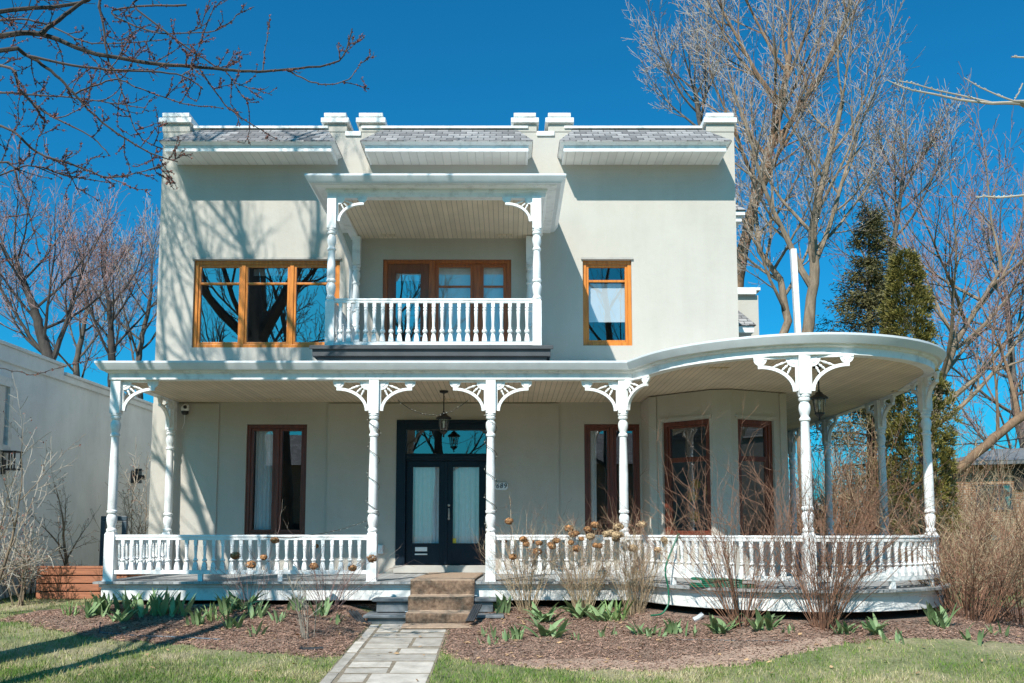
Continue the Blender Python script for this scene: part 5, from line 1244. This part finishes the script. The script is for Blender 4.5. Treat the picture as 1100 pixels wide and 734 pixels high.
# ------------------------------------------------------------------ neighbours
def neighbour():
    X = -8.6; root = thing('neighbour_building', 'grey rendered flat-roofed neighbouring building at the left edge', 'building', (X, 18, .3)); mb = MB()
    t = T((X, 8.0), (0, 1))      # the wall facing the house; its inside lies at -x
    mb.box(X - 6, X, 14.6, 27, .2, 4.46)
    add('wall', mb.mesh('wall', 'render_grey'), root)
    mb = MB(); ys = P(60, 395, 17).y
    yq = -X / .4855 * 1.0
    mb.box(X - 6.01, X + .05, 14.55, yq, 4.461, 4.73); mb.box(X - 6.02, X + .09, 14.5, yq + .03, 4.731, 4.79); mb.box(X - 6.01, X + .05, yq + .001, 27.05, 4.461, 4.58); mb.box(X - 6.02, X + .09, yq + .031, 27.1, 4.581, 4.64)
    bevel(add('parapet', mb.mesh('parapet', 'render_grey'), root), .01)
    mb = MB(); y0, y1 = 14.9, 15.93
    for a, b, c, e in ((y0, y1, 4.05, 4.2), (y0, y1, 2.95, 3.05), (y1 - .12, y1, 3.05, 4.05)): mb.box(X + .001, X + .06, a, b, c, e)
    w = add('window', mb.mesh('window', 'old_white_paint'), root); mb = MB(); mb.quad((X + .02, y0, 3.05), (X + .02, y1 - .12, 3.05), (X + .02, y1 - .12, 4.05), (X + .02, y0, 4.05)); add('pane', mb.mesh('pane', 'glass'), w)
    mb = MB(); mb.quad((X + .004, y0, 3.05), (X + .004, y1 - .12, 3.05), (X + .004, y1 - .12, 4.05), (X + .004, y0, 4.05)); add('blind', mb.mesh('blind', 'blind_cloth'), w)
    mb = MB(); yy = 15.8; mb.box(X + .001, X + .03, yy - .05, yy + .05, 2.55, 2.8)
    for z in (2.92, 2.62): mb.box(X + .03, X + .28, yy - .12, yy + .12, z, z + .025)
    for dx, dy in ((.05, -.1), (.25, -.1), (.05, .1), (.25, .1), (.15, 0)): mb.box(X + dx - .01, X + dx + .01, yy + dy - .01, yy + dy + .01, 2.62, 2.93)
    thing('wall_lantern', 'black square wall lantern on the grey neighbouring wall at far left', 'lantern', (0, 0, 0), None, mb.mesh('wall_lantern', 'black_iron'))
    mb = MB(); p = P(154, 513, 21.3); mb.box(X + .001, X + .16, p.y - .1, p.y + .12, p.z - .13, p.z + .15); mb.box(X + .16, X + .28, p.y - .04, p.y + .06, p.z - .05, p.z + .05); mb.box(X + .03, X + .2, p.y - .02, p.y + .02, p.z + .15, p.z + .2)
    thing('wall_box', 'small dark fixture on the grey wall beside the house corner', 'fixture', (0, 0, 0), None, bevel_mesh(mb, 'wall_box', 'dark_plastic'))
def bevel_mesh(mb, n, m): return mb.mesh(n, m)
neighbour()
def bungalow():
    Yb = 40; a = P(1026, 500, Yb); b = P(1240, 500, Yb - 3); root = thing('brick_bungalow', 'low orange-brick bungalow with grey roof at the far right', 'building', (a.x, Yb, .3)); t = T((a.x, Yb), (b.x - a.x, -3)); L = 12.0
    def pz(px, py): q = P(px, py, Yb - .5); return q.z
    mb = MB(); zt = 4.35; win = (.75, 2.1, 2.55, 3.55)
    wall_face(mb, t, 0, L, -.2, zt, [win], .15); mb.quad(t.p(0, 0, -.2), t.p(0, 8, -.2), t.p(0, 8, zt), t.p(0, 0, zt)); mb.quad(t.p(L, 0, -.2), t.p(L, 0, zt), t.p(L, 8, zt), t.p(L, 8, -.2)); mb.quad(t.p(0, 8, -.2), t.p(L, 8, -.2), t.p(L, 8, zt), t.p(0, 8, zt))
    add('wall', mb.mesh('wall', 'orange_brick'), root)
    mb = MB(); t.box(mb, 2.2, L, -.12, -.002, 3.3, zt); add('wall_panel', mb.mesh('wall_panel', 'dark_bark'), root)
    mb = MB(); t.box(mb, -.5, L + .5, -.7, 8.3, zt + .001, zt + .16)
    t2 = [t.p(-.55, -.72, zt + .162), t.p(L + .5, -.72, zt + .162), t.p(L - 1.5, 4, zt + 1.0), t.p(1.8, 4, zt + 1.0)]; mb.quad(*t2); mb.poly((t2[0], t2[3], t.p(-.55, 8.3, zt + .162))); mb.poly((t2[1], t.p(L + .5, 8.3, zt + .162), t2[2])); mb.quad(t2[3], t2[2], t.p(L + .5, 8.3, zt + .162), t.p(-.55, 8.3, zt + .162))
    add('roof', mb.mesh('roof', 'slate_roof'), root)
    mb = MB(); u0, u1, z0, z1 = win
    t.box(mb, u0 - .05, u1 + .05, -.08, .1, z0 - .1, z0 - .001); t.box(mb, u0, u0 + .06, .03, .1, z0, z1); t.box(mb, u1 - .06, u1, .03, .1, z0, z1); t.box(mb, u0 + .06, u1 - .06, .03, .1, z1 - .06, z1); t.box(mb, u0 + .8, u0 + .86, .03, .1, z0, z1 - .06)
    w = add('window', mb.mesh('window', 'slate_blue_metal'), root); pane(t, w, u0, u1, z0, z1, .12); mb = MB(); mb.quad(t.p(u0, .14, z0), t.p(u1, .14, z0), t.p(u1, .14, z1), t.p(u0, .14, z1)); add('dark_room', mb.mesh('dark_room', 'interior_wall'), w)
    mb = MB(); t.box(mb, .3, 2.5, -.02, -.002, 1.2, 1.4); t.box(mb, 2.5, L, -.5, -.002, 2.0, 2.12); add('ledge', mb.mesh('ledge', 'concrete'), root)
bungalow()
# a small far house glimpsed under the porch roof
mb = MB(); q = at_Y(848, 55)
mb.box(q[0] - 2.5, q[0] + 2.2, 55, 60, .3, 2.6)
fh = thing('far_house', 'tiny red-sided far house glimpsed under the porch beside the bay', 'house', (q[0], 55, .4)); add('wall', mb.mesh('wall', 'orange_brick'), fh)
mb = MB(); mb.quad((q[0] - 2.8, 54.7, 2.601), (q[0] + 2.5, 54.7, 2.601), (q[0] + 1.6, 57.5, 4.2), (q[0] - 1.9, 57.5, 4.2)); mb.quad((q[0] + 2.5, 60.3, 2.601), (q[0] - 2.8, 60.3, 2.601), (q[0] - 1.9, 57.5, 4.2), (q[0] + 1.6, 57.5, 4.2)); mb.poly(((q[0] - 2.8, 54.7, 2.601), (q[0] - 1.9, 57.5, 4.2), (q[0] - 2.8, 60.3, 2.601))); mb.poly(((q[0] + 2.5, 54.7, 2.601), (q[0] + 2.5, 60.3, 2.601), (q[0] + 1.6, 57.5, 4.2))); add('roof', mb.mesh('roof', 'slate_roof'), fh)
# white post behind the porch roof
a, b = P(869, 520, 22), P(852, 268, 22); mb = MB(); d = (b - Vector((a.x, 22, .4))); U = d.normalized(); V = U.cross(Vector((0, 1, 0))).normalized(); W = U.cross(V)
mb.obox((b + Vector((a.x, 22, .4))) / 2, V, W, U, .068, .068, d.length / 2)
pr_ = thing('white_post', 'tall white painted post leaning slightly behind the porch roof', 'post', (a.x, 22, .4)); bevel(add('shaft', mb.mesh('shaft', 'old_white_paint'), pr_), .012)
mb = MB()
for f, l in ((.72, .24), (.65, .2)):
    c = Vector((a.x, 22, .4)) + d * f; mb.tube([c, c + Vector((l, 0, .02)), c + Vector((l + .02, 0, .12))], [.025, .03, .03], 8, 0, True)
add('arm', mb.mesh('arm', 'white_plastic', True), pr_)
# overhead cable
mb = MB(); a, b = P(955, 476, 30), P(1190, 448, 34); n = 16; mb.tube([a.lerp(b, i / n) - UP * (1.6 * (i / n) * (1 - i / n)) for i in range(n + 1)], [.018] * (n + 1), 5)
thing('overhead_cable', 'thin dark overhead cable crossing above the brick bungalow', 'cable', (0, 0, 0), None, mb.mesh('overhead_cable', 'black_iron'))

# ------------------------------------------------------------------ things on and round the porch
def lantern(px, py, Y, label):
    x = (px - 546) / 1000 * (Y * CP + .25); r = thing('hanging_lantern', label, 'lantern', (x, Y, 3.909), 'black lanterns hanging from the porch ceiling'); o = Vector((x, Y, 3.909)); mb = MB()
    mb.lathe(o, [(.012, -.05), (.07, -.03), (.075, -.001)], 16); mb.tube([o - UP * .04, o - UP * .37], [.009, .009], 8)
    for k in range(4): mb.blob(o - UP * (.10 + .07 * k), .013, 5)
    add('rod', mb.mesh('rod', 'black_iron', True), r)
    mb = MB(); mb.lathe(o, [(.045, -.475), (.125, -.47), (.128, -.455), (.085, -.42), (.06, -.405), (.045, -.38), (.018, -.365), (.014, -.34)], 20); add('cap', mb.mesh('cap', 'black_iron', True, 40), r)
    mb = MB(); mb.lathe(o, [(.058, -.665), (.062, -.66), (.088, -.48)], 16); add('glass_shade', mb.mesh('glass_shade', 'lantern_glass', True), r)
    mb = MB()
    for k in range(6):
        a = k * math.pi / 3; mb.tube([o + Vector((.064 * math.cos(a), .064 * math.sin(a), -.665)), o + Vector((.092 * math.cos(a), .092 * math.sin(a), -.475))], [.005, .005], 5)
    mb.lathe(o, [(.008, -.775), (.016, -.755), (.010, -.74), (.035, -.715), (.066, -.69), (.07, -.668), (.05, -.664)], 16); add('cage', mb.mesh('cage', 'black_iron', True, 40), r)
    mb = MB(); mb.lathe(o, [(.014, -.62), (.014, -.55)], 8); mb.blob(o - UP * .525, .022, 6, 0, 1.4); add('bulb', mb.mesh('bulb', 'bulb', True), r)
lantern(477, 421, 15.3, 'black glass lantern hanging before the front door'); lantern(878, 400, 12.95, 'black glass lantern hanging under the round porch roof')
mb = MB(); q = Vector((-5.81, WF - .10, 3.78)); mb.blob(q, .075, 8); mb.tube([q + Vector((0, .0, .05)), q + Vector((0, .098, .06))], [.04, .05], 10, 0, True)
sc_ = thing('security_camera', 'white ball security camera with black lens under the left porch ceiling', 'camera', tuple(q)); add('housing', mb.mesh('housing', 'white_plastic', True), sc_)
mb = MB(); mb.blob(q + Vector((.02, -.055, .02)), .034, 7); mb.lathe(q, [(.03, -.115), (.06, -.09), (.066, -.045), (.05, -.04)], 14); add('lens', mb.mesh('lens', 'black_iron', True), sc_)
mb = MB(); mb.tube([q + Vector((0, .0, -.1)), q + Vector((-.02, .05, -.25)), q + Vector((-.06, .06, -.36))], [.006] * 3, 5); add('lead', mb.mesh('lead', 'white_plastic'), sc_)

# number plaque 689
pc_ = P(538.5, 522.5, WF - .02); pl = thing('number_plaque', 'small white house number plaque reading 689 beside the front door', 'sign', (pc_.x, WF - .03, pc_.z)); mb = MB()
def plq(w, h, c): return [(-w + c, -h), (w - c, -h), (w, -h + c), (w, h - c), (w - c, h), (-w + c, h), (-w, h - c), (-w, -h + c)]
mb.extrude(plq(.125, .072, .035), Vector((pc_.x, WF - .041, pc_.z)), Vector((1, 0, 0)), UP, Vector((0, 1, 0)), .018); bevel(add('plate', mb.mesh('plate', 'white_plastic'), pl), .004)
mb = MB(); a_, b_ = plq(.114, .061, .03), plq(.107, .054, .028); k = len(mb.v)
a_, b_ = plq(.1225, .0695, .034), plq(.119, .066, .032)
for (x, z) in a_ + b_: mb.v.append((pc_.x + x, WF - .052, pc_.z + z))
for i in range(8): mb.face((i, (i + 1) % 8, 8 + (i + 1) % 8, 8 + i))
add('rim', mb.mesh('rim', 'black_paint'), pl)
fc = bpy.data.curves.new('numerals', 'FONT'); fc.body = '689'; fc.size = .122; fc.space_character = 1.12; fc.align_x = 'CENTER'; fc.align_y = 'CENTER'; fc.extrude = .002; fc.shear = .15; fc.offset = .0004
fo = bpy.data.objects.new('numerals', fc); COL.objects.link(fo); bpy.context.view_layer.update()
nm = bpy.data.meshes.new_from_object(fo.evaluated_get(bpy.context.evaluated_depsgraph_get())); bpy.data.objects.remove(fo); nm.materials.clear(); nm.materials.append(MATS['black_paint'])
fo = add('numerals', nm, pl); fo.location = (0, -.026, .002); fo.rotation_euler = (R(90), 0, 0)
# outlet box by the post
mb = MB(); q = P(409, 590, WF - .03); mb.box(q.x - .05, q.x + .05, WF - .10, WF - .031, q.z - .08, q.z + .08); mb.box(q.x - .04, q.x + .04, WF - .125, WF - .101, q.z - .03, q.z + .07)
bevel(thing('outlet_box', 'small grey outdoor outlet box on the wall left of the front door', 'outlet', (0, 0, 0), None, mb.mesh('outlet_box', 'gutter_paint')), .008)

# coir runner from the door down the steps
def runner():
    rg = random.Random(3); prof = [(16.35, FLOOR + .012), (15.2, FLOOR + .012), (14.0, FLOOR + .014), (13.965, FLOOR + .004), (13.955, FLOOR - .04), (13.95, .70), (13.94, .645), (13.90, .63), (13.72, .628), (13.645, .625), (13.632, .60), (13.63, .5), (13.625, .44), (13.59, .42), (13.42, .418), (13.345, .415), (13.332, .39), (13.33, .31), (13.325, .262)]
    X0, X1 = -1.45, -.50; mb = MB(); n = 14
    fine = []
    for a, b in zip(prof, prof[1:]):
        m = max(1, int(math.hypot(b[0] - a[0], b[1] - a[1]) / .05))
        for i in range(m): fine.append((a[0] + (b[0] - a[0]) * i / m, a[1] + (b[1] - a[1]) * i / m))
    fine.append(prof[-1])
    for i, (y, z) in enumerate(fine):
        sh = .25 * sst((y - 14.1) / 2.2)
        for j in range(n + 1):
            u = j / n; w = .006 * noise.noise((u * 5, y * 4, z * 6)); mb.v.append((X0 + (X1 - X0) * u + sh * .3, y - abs(w), z + .004 + w * .8 + .004))
    for i in range(len(fine) - 1):
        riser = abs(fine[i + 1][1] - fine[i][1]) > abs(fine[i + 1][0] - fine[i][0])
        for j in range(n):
            k = i * (n + 1) + j; mb.face((k, k + n + 1, k + n + 2, k + 1), 0 if riser else 1)  # sunlight painted in: pale coir on the treads, dark coir on the risers
    o = thing('stair_runner', 'brown coir runner carpet laid from the front door down the steps', 'carpet', (-1, 13.7, .4)); s_ = add('pile', mb.mesh('pile', ('coir', 'coir_pale'), True, 80), o)
    so_ = s_.modifiers.new('thick', 'SOLIDIFY'); so_.thickness = .012; so_.offset = 1
    mb = MB()
    for y, z in ((13.90, .643), (13.59, .433)): mb.tube([Vector((X0 - .04, y + .02, z)), Vector((X1 + .04, y + .02, z))], [.007, .007], 6, 0, True)
    add('stair_rod', mb.mesh('stair_rod', 'gutter_paint'), o)
runner()
mb = MB(); nx, ny = 12, 6
for j in range(ny + 1):
    for i in range(nx + 1):
        x = -1.47 + .99 * i / nx; y = 12.93 + .36 * j / ny; mb.v.append((x, y, gz(-1.4, y) + .04 + .006 * noise.noise((x * 6, y * 6, 0))))
for j in range(ny):
    for i in range(nx): k = j * (nx + 1) + i; mb.face((k, k + 1, k + nx + 2, k + nx + 1))
dm = thing('door_mat', 'pale worn coir mat lying at the foot of the steps', 'mat', (0, 0, 0), None, mb.mesh('door_mat', 'coir_pale', True, 80)); so_ = dm.modifiers.new('thick', 'SOLIDIFY'); so_.thickness = .02

# dark edging pieces by the steps and in the beds
def bar(name, label, cat, pts, w, h, mat):
    mb = MB()
    for a, b in zip(pts, pts[1:]):
        d = b - a; U = d.normalized(); S = U.cross(UP).normalized(); V = S.cross(U); mb.obox((a + b) / 2, U, S, V, d.length / 2 + .004, w / 2, h / 2)
    return thing(name, label, cat, (0, 0, 0), None, mb.mesh(name, mat))
a, b = P(505, 667, 13.05), P(513, 651, 13.25)
mb = MB(); U = (b - a).normalized(); S = Vector((1, .1, 0)).normalized(); V = U.cross(S).normalized()
for k in range(4): mb.obox((a + b) / 2 + S * (-.045 + .03 * k), U, S, V, (b - a).length / 2 + .02, .0135, .02)
mb.obox(a - U * .0 + V * .024, S, U, V, .06, .012, .004); mb.obox(b - U * .02 + V * .024, S, U, V, .06, .012, .004)
bevel(thing('edging_board', 'dark ribbed board leaning at the right of the steps', 'board', (0, 0, 0), None, mb.mesh('edging_board', 'dark_plastic')), .004)
pts = [P(383, 650, 13.6), P(392, 657, 13.4), P(400, 665, 13.2), P(406, 674, 13.0)]
pts = [Vector((p.x, p.y, gz(p.x - .12, p.y) + .05 - .05 * i)) for i, p in enumerate(pts)]
mb = MB()
for off in (0, .05, .1): mb.tube([p + Vector((-off, 0, .01)) for p in pts], [.02] * 4, 6, 0, True)
thing('bed_edging', 'black plastic edging curving down beside the left of the steps', 'edging', (0, 0, 0), None, mb.mesh('bed_edging', 'dark_plastic'))
def ground_line(l, dz): return [hit(x, y) + UP * dz for x, y in l]
pts = ground_line([(726, 689), (760, 689), (800, 690), (850, 690)], .015); mb = MB(); mb.tube(pts, [.012] * len(pts), 6, 0, True)
thing('bed_edging', 'thin black edging strip lying along the front of the right bed', 'edging', (0, 0, 0), None, mb.mesh('bed_edging', 'dark_plastic'))
pts = ground_line([(518, 699), (540, 697), (563, 695)], .012); mb = MB(); mb.tube(pts, [.012] * len(pts), 6, 0, True)
thing('bed_edging', 'short dark strip on the mulch near the path', 'edging', (0, 0, 0), None, mb.mesh('bed_edging', 'dark_plastic'))
pts = ground_line([(107, 681), (125, 683), (150, 685), (185, 686), (240, 689)], .02); mb = MB(); mb.tube(pts, [.013] * len(pts), 6, 0, True); mb.tube([pts[0] + Vector((0, 0, -.02)), pts[0] + UP * .14], [.008, .008], 5, 0, True)
thing('bed_edging', 'weathered grey edging with a short stake in the left bed', 'edging', (0, 0, 0), None, mb.mesh('bed_edging', 'slate_blue_metal'))
pts = ground_line([(325, 700), (347, 699)], .02); mb = MB(); mb.tube(pts, [.03, .03], 8, 0, True); mb.tube([pts[0], pts[0] + Vector((-.03, 0, .03))], [.02, .03], 6, 0, True)
thing('drain_pipe', 'short piece of dark pipe lying at the left bed front', 'pipe', (0, 0, 0), None, mb.mesh('drain_pipe', 'dark_plastic', True, 40))

# green hose over the rail
A = P(711, 573, 13.5); qx = A.x
i_ = min(range(3, 20), key=lambda i: abs(proj((EDGE[i][0], EDGE[i][1], 1.2))[0] - 712)); ex, ey = EDGE[i_]; ex2, ey2 = LINE[i_]
mb = MB(); g = gz(ex, ey - .12)
hp = [Vector((ex2 + .05, ey2 + .12, 1.2)), Vector((ex2 + .03, ey2 + .06, 1.50)), Vector((ex2 + .0, ey2 - .005, 1.552)), Vector((ex2 - .03, ey2 - .06, 1.50)), Vector((ex - .02, ey - .03, 1.1)), Vector((ex + .0, ey - .04, .86)), Vector((ex + .01, ey - .06, .75)), Vector((ex + .0, ey - .09, .60)), Vector((ex - .10, ey - .14, g + .05)), Vector((ex - .26, ey - .2, g + .03))]
fine = []
for i in range(len(hp) - 1):
    a, b = hp[i], hp[i + 1]; p0 = hp[max(i - 1, 0)]; p3 = hp[min(i + 2, len(hp) - 1)]
    for k in range(5): t = k / 5; fine.append(.5 * ((2 * a) + (b - p0) * t + (2 * p0 - 5 * a + 4 * b - p3) * t * t + (3 * a - p0 - 3 * b + p3) * t ** 3))
fine.append(hp[-1]); mb.tube(fine, [.013] * len(fine), 8, 0, True)
hs = thing('garden_hose', 'green garden hose draped over the porch rail into the bed', 'hose', (ex, ey, g)); add('length', mb.mesh('length', 'hose_green', True, 60), hs)
i2 = i_ + 3; cx_, cy_ = LINE[i2]; dx, dy = EN[i2]; mb = MB(); rgh = random.Random(2)
for lp in range(5):
    pts = []; rr = rgh.uniform(.16, .3)
    for k in range(29): a = 2 * math.pi * k / 28; pts.append(Vector((cx_ + dx * .14 - .1 + 1.35 * rr * math.cos(a), cy_ + dy * .05 - .06 + .35 * rr * math.sin(a) - .16 * math.cos(a), FLOOR + .015 + .024 * lp + .008 * math.sin(3 * a))))
    mb.tube(pts, [.012] * 29, 6)
add('coil', mb.mesh('coil', 'hose_green', True, 60), hs)
mb = MB(); p = hit(745, 652) + UP * .03; mb.tube([p, p + Vector((.06, .0, .03)), p + Vector((.12, .03, .07))], [.035, .035, .035], 8, 0, True); thing('downspout_elbow', 'grey pipe end lying by the dark gap under the round porch', 'pipe', (0, 0, 0), None, mb.mesh('downspout_elbow', 'roof_metal', True, 40))

# strings of small lights
def lights(label, pts, seed, rb=.006):
    rg = random.Random(seed); mb = MB(); mb.tube(pts, [.0045] * len(pts), 4); r = thing('string_lights', label, 'string lights', tuple(pts[0])); add('wire', mb.mesh('wire', 'copper_wire'), r)
    bm_ = MB(); acc = 0
    for a, b in zip(pts, pts[1:]):
        acc += (b - a).length
        if acc > .055: acc = 0; o = rand_dir(rg) * .012; bm_.blob(b + o, rb, 4); 
    add('bulbs', bm_.mesh('bulbs', 'bulb', True), r)['kind'] = 'stuff'
def helix(x, y, z0, z1, r, turns, ph):
    n = int(turns * 16); return [Vector((x + r * math.cos(ph + 2 * math.pi * turns * i / n), y + r * math.sin(ph + 2 * math.pi * turns * i / n), z0 + (z1 - z0) * i / n)) for i in range(n + 1)]
lights('dark wire of small lights spiralling down the post left of the steps', helix(-2.056, YC, 3.5, 1.65, .095, 4.5, 0), 1); lights('dark wire of small lights spiralling down the post right of the steps', helix(-.269, YC, 3.5, 1.65, .095, 4.5, 1), 2)
a, b = P(430, 418, 14.6), P(500, 418, 14.6); a = Vector((-1.72, 14.35, 3.62)); b = Vector((-.62, 14.35, 3.62))
lights('swag of tiny clear lights strung between the two entrance posts', [a.lerp(b, i / 40) - UP * (.95 * (i / 40) * (1 - i / 40)) for i in range(41)], 3, .005)
c_ = Vector((-2.13, YC, 1.75)); lights('dark wire of lights drooping from the post onto the left handrail', [c_.lerp(Vector((-3.7, YC - .06, 1.50)), i / 30) - UP * (.35 * (i / 30) * (1 - i / 30)) for i in range(31)], 4, .005)

# planter of orange boards
def planter():
    x0, x1, y0, y1 = -7.98, -6.45, 15.9, 16.7; z0 = .44; root = thing('wooden_planter', 'low orange wooden planter box left of the porch', 'planter', (x0, y0, z0)); mb = MB(); h = .115
    for k in range(4):
        z = z0 + .01 + k * (h + .018); mb.box(x0, x1, y0, y0 + .035, z, z + h); mb.box(x0, x0 + .035, y0 + .036, y1, z, z + h); mb.box(x0 + .036, x1, y1 - .035, y1, z, z + h); mb.box(x1 - .035, x1, y0 + .036, y1 - .036, z, z + h)
    bevel(add('boards', mb.mesh('boards', 'planter_wood'), root), .006); mb = MB()
    for x in (x0 + .04, (x0 + x1) / 2, x1 - .1): mb.box(x, x + .06, y0 + .036, y0 + .08, z0, z0 + .5)
    mb.box(x0 + .08, x1 - .1, y0 + .1, y1 - .05, z0, z0 + .42); add('soil', mb.mesh('soil', 'mulch'), root); mb = MB(); mb.box(x0 - .015, x1 + .015, y0 - .015, y0 + .06, z0 + .535, z0 + .56); add('top_rail', mb.mesh('top_rail', 'planter_wood'), root)
planter()
q = P(110, 620, 17.6); mb = MB()
for x in (-7.68, -7.28): mb.box(x, x + .09, 17.6, 17.68, .4, 1.78)
mb.box(-7.68, -7.19, 17.6, 17.68, 1.781, 1.87)
bevel(thing('metal_frame', 'slate blue metal frame standing behind the left porch corner', 'frame', (-7.4, 17.6, .4), None, None), 0) if False else None
mf = thing('metal_frame', 'slate blue metal frame standing behind the left porch corner', 'frame', (-7.4, 17.6, .4)); bevel(add('frame', mb.mesh('frame', 'slate_blue_metal'), mf), .01)
# flowers behind the bay glass
mb = MB(); c = Vector((3.12, 15.62, 2.25)); rgf = random.Random(8); fl = thing('indoor_flowers', 'orange-yellow flowers on a dark stem behind the left bay window', 'flowers', tuple(c))
for dx, dz in ((.02, .12), (-.03, -.08), (.0, -.42), (.24, .02)):
    e = c + Vector((dx, 0, dz))
    for k in range(12): a = k * math.pi / 6; o = Vector((math.cos(a), -.3, math.sin(a))); w = Vector((-math.sin(a), 0, math.cos(a))); mb.quad(e, e + o * .05 + w * .025, e + o * .105, e + o * .05 - w * .025)
add('petals', mb.mesh('petals', 'flower_yellow'), fl); mb = MB(); mb.tube([c + Vector((0, .03, .1)), c + Vector((0, .03, -.5)), c + Vector((0, .02, -1.38))], [.01, .012, .1], 8); add('stem', mb.mesh('stem', 'dark_plastic'), fl)
